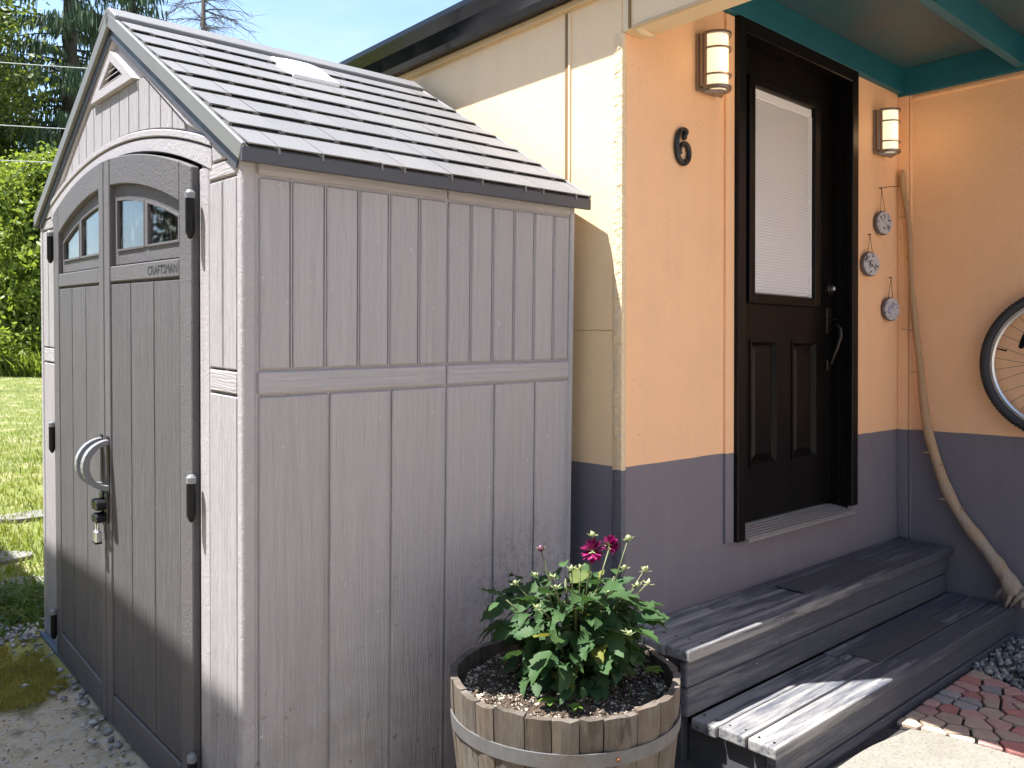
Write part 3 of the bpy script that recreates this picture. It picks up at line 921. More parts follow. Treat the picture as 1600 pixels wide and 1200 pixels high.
# header over the porch, in line with that wall
hd = H(MB().box(XW + 0.001, XW + 0.104, 0.70, YD - 0.001, 2.459, 2.78), 'porch_header', m_cream)
H(MB().box(XW - 0.004, XW + 0.02, YD - 0.040, YD - 0.030, 2.462, 2.62), 'joint_strip', m_seam, hd)
H(MB().box(XW - 0.007, XW + 0.0005, 0.70, YD - 0.052, 2.452, 2.466), 'drip_strip', m_trimtan, hd, 0.002)
H(MB().tube([(XW + 0.004, YD - 0.050, 2.470), (XW + 0.040, YD - 0.056, 2.455), (XW + 0.095, YD - 0.066, 2.448)], [0.010, 0.014, 0.006], 8), 'caulk', m_cream, hd, smooth=True)
# wall with the door: pieces round the opening
OX0, OX1, OZ0, OZ1 = 2.915, 3.835, 0.606, 2.655
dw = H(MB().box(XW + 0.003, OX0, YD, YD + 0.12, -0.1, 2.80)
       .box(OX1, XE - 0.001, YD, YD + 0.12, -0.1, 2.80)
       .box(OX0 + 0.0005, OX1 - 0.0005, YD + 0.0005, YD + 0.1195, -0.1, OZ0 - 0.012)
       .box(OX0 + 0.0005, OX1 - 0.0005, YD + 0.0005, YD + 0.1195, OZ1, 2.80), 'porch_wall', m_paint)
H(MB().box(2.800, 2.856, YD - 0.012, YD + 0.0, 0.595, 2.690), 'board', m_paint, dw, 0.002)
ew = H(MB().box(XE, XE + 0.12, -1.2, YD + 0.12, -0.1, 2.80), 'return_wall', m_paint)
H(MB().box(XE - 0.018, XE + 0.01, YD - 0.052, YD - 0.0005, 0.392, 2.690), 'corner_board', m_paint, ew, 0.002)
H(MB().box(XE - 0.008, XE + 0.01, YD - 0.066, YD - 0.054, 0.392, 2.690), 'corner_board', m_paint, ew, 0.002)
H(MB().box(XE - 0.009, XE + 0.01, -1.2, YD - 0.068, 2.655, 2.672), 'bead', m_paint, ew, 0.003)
# ragged stucco along the outside corner
bead = MB()
prof = [(XW - 0.001, YD + 0.040), (XW - 0.003, YD + 0.026), (XW - 0.004, YD + 0.010), (XW - 0.003, YD - 0.003),
        (XW + 0.006, YD - 0.005), (XW + 0.014, YD - 0.003), (XW + 0.022, YD - 0.0015)]
nz_ = 330; v = []
for j in range(nz_ + 1):
    z = 0.02 + (2.455 - 0.02) * j / nz_
    wig = 0.006 * noise.noise((0, 0, z * 6))
    for i, (x, y) in enumerate(prof):
        e = 0 if i in (0, len(prof) - 1) else 1
        k = noise.noise((i * 0.55, 3.1, z * 38)) * 0.0028 + noise.noise((i * 1.3, 9.1, z * 110)) * 0.0022
        ddx, ddy = (-1, 0) if i < 3 else ((-0.7, -0.7) if i == 3 else (0, -1))
        v.append((x + e * ddx * (0.002 + k) + (wig if i >= 5 else 0), y + e * ddy * (0.002 + k) + (wig * 1.3 if i <= 1 else 0), z))
n = len(prof)
H(MB().add(v, [(j*n+i, j*n+i+1, (j+1)*n+i+1, (j+1)*n+i) for j in range(nz_) for i in range(n-1)]), 'corner_bead', m_stucco, None)
# porch ceiling, ledgers and joists
cl = H(MB().box(XW + 0.105, XE - 0.001, 0.70, YD - 0.001, 2.822, 2.84), 'porch_ceiling', m_ceil)
H(MB().box(XW + 0.106, XE - 0.032, YD - 0.034, YD - 0.002, 2.694, 2.8215), 'ledger', m_teal, cl, 0.002)
H(MB().box(XE - 0.030, XE - 0.002, 0.70, YD - 0.003, 2.681, 2.8212), 'ledger', m_teal, cl, 0.002)
for yj in (1.283, 0.703):
    H(MB().box(XW + 0.106, XE - 0.032, yj, yj + 0.040, 2.690, 2.8214), 'joist', m_teal, cl, 0.002)
# a loose wire on the joist
H(MB().tube([(3.30, 1.2800, 2.815), (3.28, 1.2780, 2.775), (3.285, 1.2770, 2.735), (3.30, 1.2775, 2.690)], 0.0025, 6), 'wire', m_blackm, cl)
# eaves: tan strip, gutter with its rolled lip, roof sheet
H(MB().box(XW - 0.020, XW - 0.0005, 0.70, 9.0, 2.606, 2.632), 'frieze_strip', m_trimtan, None, 0.003)
gp = [(-0.020, 2.634), (-0.052, 2.634), (-0.075, 2.650), (-0.098, 2.700), (-0.120, 2.722), (-0.133, 2.735), (-0.135, 2.756), (-0.126, 2.762), (-0.120, 2.756),
      (-0.126, 2.742), (-0.114, 2.730), (-0.092, 2.706), (-0.069, 2.656), (-0.050, 2.640), (-0.024, 2.640), (-0.024, 2.77), (-0.020, 2.77)]
H(MB().prism([(XW + a, z) for a, z in gp], 1, 0.62, 9.02), 'gutter', m_gutter)
rf = MB()
rf.prism([(XW - 0.06, 2.772), (XW - 0.06, 2.79), (7.6, 3.25), (7.6, 3.22)], 1, 0.60, 9.05)
H(rf, 'roof', m_roofing)
# front door: casing, jambs, threshold, leaf
cz0, cz1 = 0.594, 2.698
cs = H(MB().box(2.858, 2.912, YD - 0.030, YD - 0.0005, cz0, cz1), 'door_casing', m_doorp, None, 0.003)
H(MB().box(3.820, 3.878, YD - 0.030, YD - 0.0005, cz0 + 0.028, cz1), 'door_casing', m_doorp, None, 0.003)
H(MB().box(2.9125, 3.8195, YD - 0.030, YD - 0.0005, 2.638, cz1), 'door_casing', m_doorp, None, 0.003)
H(MB().box(OX0 - 0.002, OX0 + 0.010, YD, YD + 0.115, OZ0, OZ1), 'jamb', m_doorp)
H(MB().box(OX1 - 0.014, OX1 + 0.002, YD, YD + 0.115, OZ0, OZ1), 'jamb', m_doorp)
H(MB().box(OX0, OX1, YD, YD + 0.115, OZ1 - 0.012, OZ1 + 0.001), 'jamb', m_doorp)
H(MB().box(OX1 - 0.030, OX1 - 0.0145, YD + 0.030, YD + 0.066, OZ0 + 0.02, OZ1 - 0.013), 'door_stop', m_doorp)
th = H(MB().prism([(YD - 0.045, 0.590), (YD - 0.045, 0.602), (YD + 0.095, 0.624), (YD + 0.095, 0.594)], 0, 2.9135, 3.8195), 'threshold', m_alu)
for k in range(6):
    yy = YD - 0.038 + k * 0.021; zz = 0.602 + (yy - YD + 0.045) * 0.157
    H(MB().box(2.914, 3.819, yy, yy + 0.007, zz - 0.002, zz + 0.004), 'ridge', m_alu, th, 0.001)
LX0, LX1, LY, LZ0, LZ1 = 2.926, 3.819, YD + 0.068, 0.632, 2.642
leaf = H(MB(), 'door', m_doorp)
WX0, WX1, WZ0, WZ1 = 3.098, 3.636, 1.590, 2.498
P1, P2, PZ0, PZ1 = (3.090, 3.316), (3.434, 3.660), 0.860, 1.408
b = MB()                                        # stiles and rails round the light and the two sunk panels
t_ = 0.044
for x0, x1, z0, z1 in ((LX0, WX0, LZ0, LZ1), (P2[1], LX1, LZ0, PZ1), (WX1, LX1, PZ1, LZ1), (WX0, WX1, WZ1, LZ1), (P1[0] + .008, WX1, PZ1, WZ0),
                       (P1[0]+.008, P2[1], LZ0, PZ0), (P1[1], P2[0], PZ0, PZ1)):
    b.box(x0, x1, LY, LY + t_, z0, z1)
b.box(WX1, P2[1], LY + .0005, LY + t_ - .0005, PZ1 + .0005, WZ0)
H(b, 'leaf_frame', m_doorp, leaf)
for x0, x1 in (P1, P2):
    m = 0.026
    pb = MB()
    A = [(x0, PZ0), (x1, PZ0), (x1, PZ1), (x0, PZ1)]
    B = [(x0 + m*.5, PZ0 + m*.5), (x1 - m*.5, PZ0 + m*.5), (x1 - m*.5, PZ1 - m*.5), (x0 + m*.5, PZ1 - m*.5)]
    C = [(x0 + m, PZ0 + m), (x1 - m, PZ0 + m), (x1 - m, PZ1 - m), (x0 + m, PZ1 - m)]
    D = [(x0 + 2*m, PZ0 + 2*m), (x1 - 2*m, PZ0 + 2*m), (x1 - 2*m, PZ1 - 2*m), (x0 + 2*m, PZ1 - 2*m)]
    rings = [(A, LY), (A, LY - 0.005), (B, LY - 0.006), (C, LY + 0.014), (D, LY + 0.003)]
    v = [(x, y, z) for r_, y in rings for x, z in r_]
    f = [(i*4+k, i*4+(k+1) % 4, (i+1)*4+(k+1) % 4, (i+1)*4+k) for i in range(4) for k in range(4)] + [(16, 17, 18, 19)]
    pb.add(v, f)
    H(pb, 'panel', m_doorp, leaf)
wfm = MB()
for x0, x1, z0, z1 in ((WX0 - 0.03, WX0 + 0.016, WZ0 - 0.03, WZ1 + 0.03), (WX1 - 0.016, WX1 + 0.036, WZ0 - 0.03, WZ1 + 0.03),
                       (WX0 + 0.0165, WX1 - 0.0165, WZ0 - 0.03, WZ0 + 0.014), (WX0 + 0.0165, WX1 - 0.0165, WZ1 - 0.012, WZ1 + 0.03)):
    wfm.box(x0, x1, LY - 0.016, LY + 0.02, z0, z1)
H(wfm, 'window_frame', m_doorp, leaf, 0.006, 2)
GX0, GX1, GZ0, GZ1 = WX0 + 0.016, WX1 - 0.016, WZ0 + 0.014, WZ1 - 0.012
H(MB().add([(GX0, LY - 0.002, GZ0), (GX1, LY - 0.002, GZ0), (GX1, LY - 0.002, GZ1), (GX0, LY - 0.002, GZ1)], [(0, 1, 2, 3)]), 'pane', m_glass, leaf)
bl = MB().box(GX0, GX1, LY + 0.026, LY + 0.028, GZ0, GZ1)
bl.box(GX0 + 0.004, GX1 - 0.004, LY + 0.004, LY + 0.022, GZ1 - 0.036, GZ1 - 0.002)
bl.box(GX0 + 0.001, GX0 + 0.013, LY + 0.003, LY + 0.02, GZ0, GZ1 - 0.037).box(GX1 - 0.013, GX1 - 0.001, LY + 0.003, LY + 0.02, GZ0, GZ1 - 0.037)
ns = 66
for k in range(ns):
    z = GZ0 + 0.008 + (GZ1 - 0.05 - GZ0) * k / (ns - 1)
    bl.add([(GX0 + 0.014, LY + 0.009, z), (GX1 - 0.014, LY + 0.009, z), (GX1 - 0.014, LY + 0.013, z + 0.0105), (GX0 + 0.014, LY + 0.013, z + 0.0105)], [(0, 1, 2, 3)])
H(bl, 'blind', m_blind, leaf)
# lock and grip handle
def knob(cx, z, r_, y0, y1, name, mat, n=16):
    v = [(cx + r_ * math.cos(2*math.pi*i/n), yy, z + r_ * math.sin(2*math.pi*i/n)) for yy in (y0, y1) for i in range(n)]
    return H(MB().add(v, [tuple(range(n)), tuple(range(n, 2*n))] + [(i, (i+1) % n, (i+1) % n + n, i + n) for i in range(n)]), name, mat, leaf, 0.003)
m_handle = simple('dark_bronze_handle', (0.028, 0.022, 0.02), 0.3, 0.6)
knob(3.762, 1.655, 0.030, LY - 0.022, LY + 0.005, 'deadbolt', m_handle)
knob(3.762, 1.655, 0.012, LY - 0.040, LY - 0.020, 'lock_cylinder', m_chrome)
H(MB().box(3.738, 3.784, LY - 0.012, LY + 0.002, 1.440, 1.565), 'handle_plate', m_handle, leaf, 0.005, 2)
H(MB().box(3.742, 3.780, LY - 0.012, LY + 0.002, 1.262, 1.318), 'handle_plate', m_handle, leaf, 0.005, 2)
hp = [(3.762, LY - 0.010, 1.478), (3.762, LY - 0.045, 1.482), (3.762, LY - 0.066, 1.462), (3.762, LY - 0.066, 1.425), (3.762, LY - 0.052, 1.380), (3.762, LY - 0.034, 1.335), (3.762, LY - 0.022, 1.300), (3.762, LY - 0.008, 1.290)]
H(MB().tube(hp, [0.008, 0.008, 0.0095, 0.0105, 0.010, 0.009, 0.008, 0.007], 10), 'grip_handle', m_handle, leaf, smooth=True)
H(MB().box(3.748, 3.776, LY - 0.046, LY - 0.010, 1.505, 1.512), 'thumb_latch', m_handle, leaf, 0.002)

# ------------------------------------------------------------------ wall lamps
def wall_lamp(cx, label):
    L = empty('wall_lamp', (cx, YD, 2.345))
    tag(L, label, 'lamp', 'lit wall lamps either side of the front door')
    hw, hh, rr_ = 0.064, 0.215, 0.056
    MB().box(-hw, hw, -0.016, -0.0005, 0.0, hh).build('back_plate', m_lamp_metal, L, 0.004, 2)
    MB().box(-hw + 0.002, hw - 0.002, -0.034, -0.0165, 0.012, hh - 0.004).build('body', m_lamp_metal, L, 0.003)
    def half(r_, squash=0.066):
        return [(r_ / 0.056 * 0.056 * math.cos(math.pi * i / 14), -0.034 - squash * r_ / 0.056 * math.sin(math.pi * i / 14)) for i in range(15)]
    o = half(0.052)
    me = MB(); n = len(o)
    v = [(x, y, z) for z in (0.010, hh - 0.008) for x, y in o]
    me.add(v, [(i, i+1, i+1+n, i+n) for i in range(n-1)] + [tuple(range(n))[::-1], tuple(range(n, 2*n))])
    me.build('glass_shade', m_opal, L, smooth=False)
    def ring(z, h, ro, ri, sq=0.074):
        a = [(ro * math.cos(math.pi*i/16), -0.034 - sq * math.sin(math.pi*i/16)) for i in range(17)]
        b_ = [(ri * math.cos(math.pi*i/16), -0.034 - (sq - (ro-ri)) * math.sin(math.pi*i/16)) for i in range(17)]
        mb = MB(); k = 17
        v = [(x, y, z) for x, y in a] + [(x, y, z) for x, y in b_] + [(x, y, z+h) for x, y in a] + [(x, y, z+h) for x, y in b_]
        f = []
        for i in range(16):
            f += [(i, i+1, 2*k+i+1, 2*k+i), (k+i+1, k+i, 3*k+i, 3*k+i+1), (2*k+i, 2*k+i+1, 3*k+i+1, 3*k+i), (i+1, i, k+i, k+i+1)]
        mb.add(v, f).build('band', m_lamp_metal, L)
    ring(0.000, 0.012, 0.062, 0.046); ring(0.050, 0.006, 0.061, 0.053); ring(0.150, 0.006, 0.061, 0.053); ring(hh - 0.010, 0.010, 0.062, 0.046)
    # pointed foot under the shade
    MB().prism([(-0.060, -0.036), (0.060, -0.036), (0.010, -0.085), (-0.010, -0.085)], 2, -0.014, -0.001).build('foot', m_lamp_metal, L, 0.003)
    for x_ in (-0.055, 0.055):
        MB().box(x_ - 0.004, x_ + 0.004, -0.046, -0.035, 0.010, hh - 0.008).build('side_rod', m_lamp_metal, L, 0.001)
    ld = bpy.data.lights.new('bulb', 'POINT')
    ld.energy = 0.16; ld.color = (1.0, 0.66, 0.34); ld.shadow_soft_size = 0.05
    lo = bpy.data.objects.new('bulb', ld); COL.objects.link(lo)
    lo.parent = L; lo.location = (0, -0.17, 0.11)
wall_lamp(2.672, 'lit metal banded wall lamp above the house number')
wall_lamp(4.150, 'lit metal banded wall lamp above the hanging discs in the corner')

# ------------------------------------------------------------------ house number
six = [(243, 893), (232, 880), (240, 866), (252, 856), (250, 838), (228, 826), (205, 836), (190, 862), (181, 905), (178, 955), (183, 1005), (195, 1048), (215, 1076),
       (238, 1084), (260, 1066), (272, 1030), (272, 985), (260, 948), (238, 930), (216, 940), (203, 966), (203, 995), (209, 1012)]
pts = []
for a, c in six:
    q = on_plane(1020 + a / 4.8, 30 + c / 4.8, 1, YD - 0.010)
    pts.append((q.x, YD - 0.010, q.z))
# smooth the path
def chaikin(p, k=2):
    for _ in range(k):
        q = [p[0]]
        for a, b_ in zip(p[:-1], p[1:]):
            a, b_ = Vector(a), Vector(b_); q += [a * .75 + b_ * .25, a * .25 + b_ * .75]
        q.append(p[-1]); p = q
    return p
sp = chaikin(pts, 2)
c6 = Vector((2.535, YD, 2.12))
sp = [Vector(p) - c6 for p in sp]
rad = [0.0085 + 0.0022 * math.sin(math.pi * i / (len(sp) - 1)) for i in range(len(sp))]
rad[0:6] = [0.010] * 6
o = MB().tube(sp, rad, 10).build('house_number', m_blackm, smooth=True, loc=c6)
tag(o, 'black metal numeral 6 on the porch wall below the lamp', 'number')

# ------------------------------------------------------------------ hanging discs
def hanging_disc(cx, cz, nx_, nz2, label, twig=False):
    D_ = empty('hanging_disc', (cx, YD - 0.012, cz), None, (0, 0, -0.24))
    tag(D_, label, 'ornament', 'three painted discs hung between the door and the corner')
    n = 28
    rr_ = [0.061 * (1 + 0.025 * noise.noise((math.cos(6.283*i/n)*1.5 + cx*9, math.sin(6.283*i/n)*1.5, cz))) for i in range(n)]
    def ring(r_, y): return [(rr_[i] * r_ * math.cos(6.283*i/n), y, rr_[i] * r_ * math.sin(6.283*i/n)) for i in range(n)]
    v = ring(0.94, -0.004) + ring(1.0, -0.010) + ring(1.0, -0.018) + ring(0.93, -0.024)
    f = [(j*n+i, j*n+(i+1) % n, (j+1)*n+(i+1) % n, (j+1)*n+i) for j in range(3) for i in range(n)] + [tuple(range(n))]
    MB().add(v, f).build('rim', m_disc_rim, D_)
    MB().add(ring(0.925, -0.0243) + ring(0.5, -0.026), [(i, (i+1) % n, n+(i+1) % n, n+i) for i in range(n)] + [tuple(range(n, 2*n))]).build('face', m_disc, D_)
    tx, tz = nx_ - cx, nz2 - cz
    for s in (-1, 1):
        a = 0.30 * s
        MB().tube([(0.058*math.sin(a), -0.014, 0.058*math.cos(a)), (tx, -0.012, tz)], 0.0013, 5).build('string', m_string, D_)
    MB().tube([(tx, 0.0, tz), (tx, -0.016, tz)], 0.003, 6).build('nail', m_blackm, D_)
    if twig: MB().tube([(tx, -0.013, tz), (tx + 0.06, -0.014, tz + 0.012), (tx + 0.13, -0.012, tz + 0.020)], 0.0018, 5).build('twig', m_string, D_)
hanging_disc(4.150, 2.000, 4.142, 2.176, 'topmost painted disc hanging on a string by the corner', True)
hanging_disc(4.010, 1.785, 4.012, 1.930, 'middle painted disc hanging on a string nearest the door frame')
hanging_disc(4.238, 1.572, 4.245, 1.732, 'lowest painted disc hanging on a string by the corner')

# ------------------------------------------------------------------ wooden steps
steps = empty('wooden_steps', (3.29, 1.6, 0))
tag(steps, 'dark stained two-tier wooden steps below the front door', 'steps')
def S(mb, name, mat, bevel=0.006, seg=2, par=None):
    return mb.build(name, mat, par or steps, bevel, seg, loc=(-3.29, -1.6, 0) if par is None else None)
SX1 = XE - 0.024
rs = random.Random(11)
def treads(x0, x1, ys_, top, cuts):
    for (y0, y1), cu in zip(ys_, cuts):
        xs = [x0 + rs.uniform(-0.008, 0.004)] + cu + [x1 - rs.uniform(0, 0.01)]
        for a, b_ in zip(xs[:-1], xs[1:]):
            dz = rs.uniform(-0.0025, 0.002)
            S(MB().box(a + 0.001, b_ - 0.001, y0, y1, top - 0.038 + dz, top + dz), 'tread_board', m_deck)
T1, T2 = 0.391, 0.162
treads(2.192, SX1, [(1.789, 1.875), (1.695, 1.783), (1.597, 1.689)], T1, [[2.62], [], []])
treads(2.240, SX1, [(1.528, 1.622), (1.425, 1.521), (1.3195, 1.418)], T2, [[3.10], [], []])
# risers
S(MB().box(2.212, SX1, 1.622, 1.655, 0.258, 0.347), 'riser_board', m_riser, 0.010, 3)
S(MB().box(2.222, SX1, 1.626, 1.659, 0.158, 0.252), 'riser_board', m_riser, 0.010, 3)
S(MB().box(2.262, SX1, 1.330, 1.366, 0.040, 0.122), 'riser_board', m_riser, 0.004, 2)
S(MB().box(2.262, SX1, 1.326, 1.364, -0.05, 0.034), 'riser_board', m_riser, 0.004, 2)
# side stringers and the inner frame
S(MB().box(2.236, 2.274, 1.662, 1.872, -0.05, 0.350), 'stringer', m_endgrain, 0.002)
S(MB().box(2.270, 2.306, 1.372, 1.658, -0.05, 0.121), 'stringer', m_endgrain, 0.002)
S(MB().box(3.25, 3.29, 1.372, 1.872, -0.05, 0.120).box(3.25, 3.29, 1.662, 1.8725, 0.121, 0.350), 'stringer', m_endgrain, 0)
# screw heads
for x in (2.235, 2.30):
    pass
for zt_, ys2 in ((T2, (1.345, 1.395, 1.45, 1.50, 1.55, 1.60)), (T1, (1.62, 1.668, 1.715, 1.765, 1.81, 1.855))):
    for x in (2.285, 3.27, 4.30):
        for y in ys2:
            if zt_ == T1 and x == 3.27 and 1.67 < y < 1.81: continue
            xj = x + rs.uniform(-0.012, 0.012)
            S(MB().lathe([(0.0045, zt_ + 0.0010), (0.004, zt_ + 0.0030), (0.0, zt_ + 0.0034)], 8, (xj, y)), 'screw', m_blackm, 0)

# thin grip mats lying on the treads
o = MB().box(-0.33, 0.33, -0.068, 0.068, 0.0, 0.004).build('grip_mat', m_mat, None, 0.0015, loc=(3.39, 1.737, T1 + 0.0025))
tag(o, 'thin dark grip mat lying on the upper tread', 'mat')
o = MB().box(-0.34, 0.34, -0.062, 0.062, 0.0, 0.004).build('grip_mat', m_mat, None, 0.0015, loc=(3.50, 1.482, T2 + 0.0025))
tag(o, 'thin dark grip mat lying on the lower tread', 'mat')

# ------------------------------------------------------------------ driftwood branch leaning in the corner
path = [(1409,266),(1412,292),(1417,330),(1421,380),(1425,440),(1430,510),(1436,570),(1444,630),(1452,680),(1462,722),(1477,762),(1494,795),(1515,826),(1541,858),(1560,884),(1576,908),(1588,930)]
prad = [2.5,5,4.6,4.4,4.6,5.2,5.8,6.6,7.6,8.6,8.8,9.4,9.6,10.2,11.5,13.5,15.5]
pts, rad = [], []
for i, ((a, c), r_) in enumerate(zip(path, prad)):
    d_ = r_ / 330
    q = on_plane(a, c, 0, XE - 0.024 - d_)
    q.y += 0.006 * math.sin(i * 1.9) * (i < 11); pts.append(q); rad.append(d_ * (1 + 0.10 * math.sin(i * 2.7)))
base = Vector((pts[-1].x, pts[-1].y, 0.162))
dr = empty('driftwood_branch', base)
tag(dr, 'tall bare driftwood branch leaning in the porch corner', 'branch')
sp_, sr = chaikin([Vector(p) for p in pts], 2), None
tpar = np.linspace(0, 1, len(sp_)); sr = np.interp(tpar, np.linspace(0, 1, len(rad)), rad)
sp2 = [p - base for p in sp_]
tb = MB().tube(sp2, list(sr), 12)
for i in range(len(tb.v)):
    x, y, z = tb.v[i]; k = i // 12
    if k >= len(sp2): break
    c = sp2[k]; d_ = Vector((x, y, z)) - c
    f_ = 1 + 0.10 * noise.noise((x * 30, y * 30, z * 9)) + (0.28 * noise.noise((x * 40, y * 40, z * 14)) if z < 0.25 else 0)
    q = c + d_ * f_; tb.v[i] = (min(q.x, XE - 0.002 - base.x), q.y, max(q.z, 0.001) if z < 0.06 else q.z)
tb.build('branch', m_drift, dr, smooth=True)
def near_t(t): return sp2[int(t * (len(sp2) - 1))]
rd = random.Random(5)
for t_, lx, ly, lz, r_ in ((0.16,-.01,.03,-.01,.004),(0.23,0,.02,.0,.004),(0.34,-.02,.05,.006,.004),(0.39,-.02,.035,-.02,.003),(0.50,-.01,.055,.004,.004),(0.545,-.02,.035,-.005,.006),
                           (0.58,-.02,-.03,.01,.004),(0.66,-.03,.04,.006,.005),(0.70,-.02,-.03,.02,.004),(0.83,-.02,.03,.015,.004)):
    p = near_t(t_); q = Vector((lx, ly, lz))
    MB().tube([p, p + q * 0.7, p + q * 1.25 + Vector((0, 0, 0.004))], [r_, r_ * 0.8, r_ * 0.4], 6).build('twig_stub', m_drift, dr, smooth=True)
for k in range(9):                                    # torn root fibres at the foot
    a = rd.uniform(-0.9, 0.9); p = sp2[-1] + Vector((rd.uniform(-.02, 0), rd.uniform(-.05, .05), rd.uniform(-.02, .04)))
    e = Vector((rd.uniform(-0.05, 0.0), 0.03 + 0.05 * math.sin(a * 3), -p.z + rd.uniform(0.006, 0.03)))
    MB().tube([p, p + e * 0.5 + Vector((0, 0, 0.01)), Vector((p.x + e.x, p.y + e.y, max(0.006, p.z + e.z)))], [0.016, 0.012, 0.004], 6).build('root', m_drift, dr, smooth=True)

# ------------------------------------------------------------------ bicycle wheel hung on the return wall
WR, wc = 0.352, Vector((4.330, 1.116, 1.300))
bw = empty('bicycle_wheel', wc)
tag(bw, 'bicycle wheel with black knobbly tyre hung on the ochre wall', 'wheel')
def torus(name, R_, prof, mat, n=96, smooth=True):
    """prof: closed loop of (radial, x) offsets"""
    v, f = [], []; m_ = len(prof)
    for k in range(n):
        a = 2 * math.pi * k / n
        for dr_, dx in prof: v.append((dx, (R_ + dr_) * math.cos(a), (R_ + dr_) * math.sin(a)))
    for k in range(n):
        k2 = (k + 1) % n
        for j in range(m_):
            j2 = (j + 1) % m_; f.append((k*m_+j, k*m_+j2, k2*m_+j2, k2*m_+j))
    return MB().add(v, f).build(name, mat, bw, smooth=smooth)
torus('tyre', WR - 0.023, [(0.021*math.cos(2*math.pi*j/14), 0.021*math.sin(2*math.pi*j/14)) for j in range(14)], m_tyrewall)
kn = MB()
for k in range(120):
    a = 2 * math.pi * k / 120
    for lane in (-0.012, 0.0, 0.012):
        a2 = a + (0.026 if lane == 0 else 0)
        rr_ = WR - 0.0015 - abs(lane) * 0.45
        for_ = []
        for da in (-0.014, 0.014):
            for dx in (-0.0048, 0.0048):
                for h in (-0.006, 0.0025):
                    for_.append((lane + dx, (rr_ + h) * math.cos(a2 + da), (rr_ + h) * math.sin(a2 + da)))
        kn.add(for_, [(0,1,3,2),(4,6,7,5),(0,4,5,1),(2,3,7,6),(1,5,7,3),(0,2,6,4)])
tk = kn.build('tread_knobs', m_tyre, bw); tag(tk, kind='stuff')
torus('rim', 0.300, [(0.008,-0.011),(0.008,0.011),(-0.004,0.012),(-0.012,0.006),(-0.012,-0.006),(-0.004,-0.012)], m_rim, smooth=False)
hubv = MB()
for x0, x1, r_ in ((-0.045, 0.045, 0.014), (-0.030, -0.026, 0.028), (0.026, 0.030, 0.028)):
    v = [(xx, r_*math.cos(2*math.pi*i/16), r_*math.sin(2*math.pi*i/16)) for xx in (x0, x1) for i in range(16)]
    hubv.add(v, [tuple(range(16)), tuple(range(16, 32))] + [(i, (i+1) % 16, (i+1) % 16 + 16, i+16) for i in range(16)])
hubv.build('hub', m_chrome, bw)
for k in range(32):
    a = 2 * math.pi * (k + 0.5) / 32
    s = 1 if k % 2 else -1
    h = a + (1.15 if (k // 2) % 2 else -1.15)
    MB().tube([(s*0.002, 0.290*math.cos(a), 0.290*math.sin(a)), (s*0.028, 0.026*math.cos(h), 0.026*math.sin(h))], 0.0012, 5).build('spoke', m_spoke, bw)
a = math.atan2(0.075, 0.29)
MB().tube([(0, 0.29*math.cos(a), 0.29*math.sin(a)), (0, 0.245*math.cos(a), 0.245*math.sin(a))], [0.0032, 0.004], 8).build('valve_stem', m_black, bw)
rf_ = MB()
for dy, dz, r_ in ((0.168, 0.082, 0.012), (0.163, 0.094, 0.014), (0.157, 0.108, 0.016), (0.150, 0.124, 0.017), (0.143, 0.140, 0.016)):
    v = [(xx, dy + r_*math.cos(2*math.pi*i/10), dz + r_*math.sin(2*math.pi*i/10)) for xx in (-0.030, -0.016) for i in range(10)]
    rf_.add(v, [tuple(range(10)), tuple(range(10, 20))] + [(i, (i+1) % 10, (i+1) % 10 + 10, i+10) for i in range(10)])
rf_.build('reflector_clip', m_black, bw, 0.002)
MB().tube([(0.064, 0, 0.30), (0.0, 0, 0.286), (-0.022, 0, 0.290), (-0.024, 0, 0.320)], 0.006, 8).build('wall_hook', m_blackm, bw, smooth=True)

# ------------------------------------------------------------------ half barrel planter
BC, BZ, BR = Vector((1.603, 1.578, 0.0)), 0.490, 0.309
bar = empty('barrel_planter', BC)
tag(bar, 'half oak barrel planter with metal hoops beside the steps', 'planter')
def brad(z): t = max(0.0, (BZ - z) / BZ); return BR - 0.012 * t - 0.050 * t * t
rb = random.Random(21)
cuts_ = [0.0]
while cuts_[-1] < 2 * math.pi - 0.30: cuts_.append(cuts_[-1] + rb.uniform(0.19, 0.30))
cuts_.append(2 * math.pi)
for a0, a1 in zip(cuts_[:-1], cuts_[1:]):
    top = BZ + rb.uniform(-0.005, 0.003); dr_ = rb.uniform(-0.0025, 0.002); th_ = 0.019
    zs = [0.002, 0.12, 0.24, 0.36, 0.44, top]
    aa = [a0 + 0.0045, (a0 * 2 + a1) / 3, (a0 + a1 * 2) / 3, a1 - 0.0045]
    v, f = [], []
    for j, z in enumerate(zs):
        for io in (0, -th_):
            for i, a in enumerate(aa):
                e = 0.004 * noise.noise((a * 9, z * 4, 2.0)) + (0.002 if i in (1, 2) else -0.0015)
                r_ = brad(z) + dr_ + (e if io == 0 else 0) + io
                zz = z + (0.005 * noise.noise((a * 14, io * 50, 7.0)) if j == len(zs) - 1 else 0)
                v.append((r_ * math.cos(a), r_ * math.sin(a), zz))
    m_ = 8
    for j in range(len(zs) - 1):
        for i in range(3):
            f.append((j*m_+i, j*m_+i+1, (j+1)*m_+i+1, (j+1)*m_+i))
            f.append((j*m_+4+i+1, j*m_+4+i, (j+1)*m_+4+i, (j+1)*m_+4+i+1))
        f.append((j*m_+3, j*m_+7, (j+1)*m_+7, (j+1)*m_+3)); f.append((j*m_+4, j*m_, (j+1)*m_, (j+1)*m_+4))
    L_ = (len(zs) - 1) * m_
    for i in range(3):
        f.append((L_+i, L_+i+1, L_+4+i+1, L_+4+i)); f.append((i+1, i, 4+i, 4+i+1))
    MB().add(v, f).build('stave', m_stave, bar)
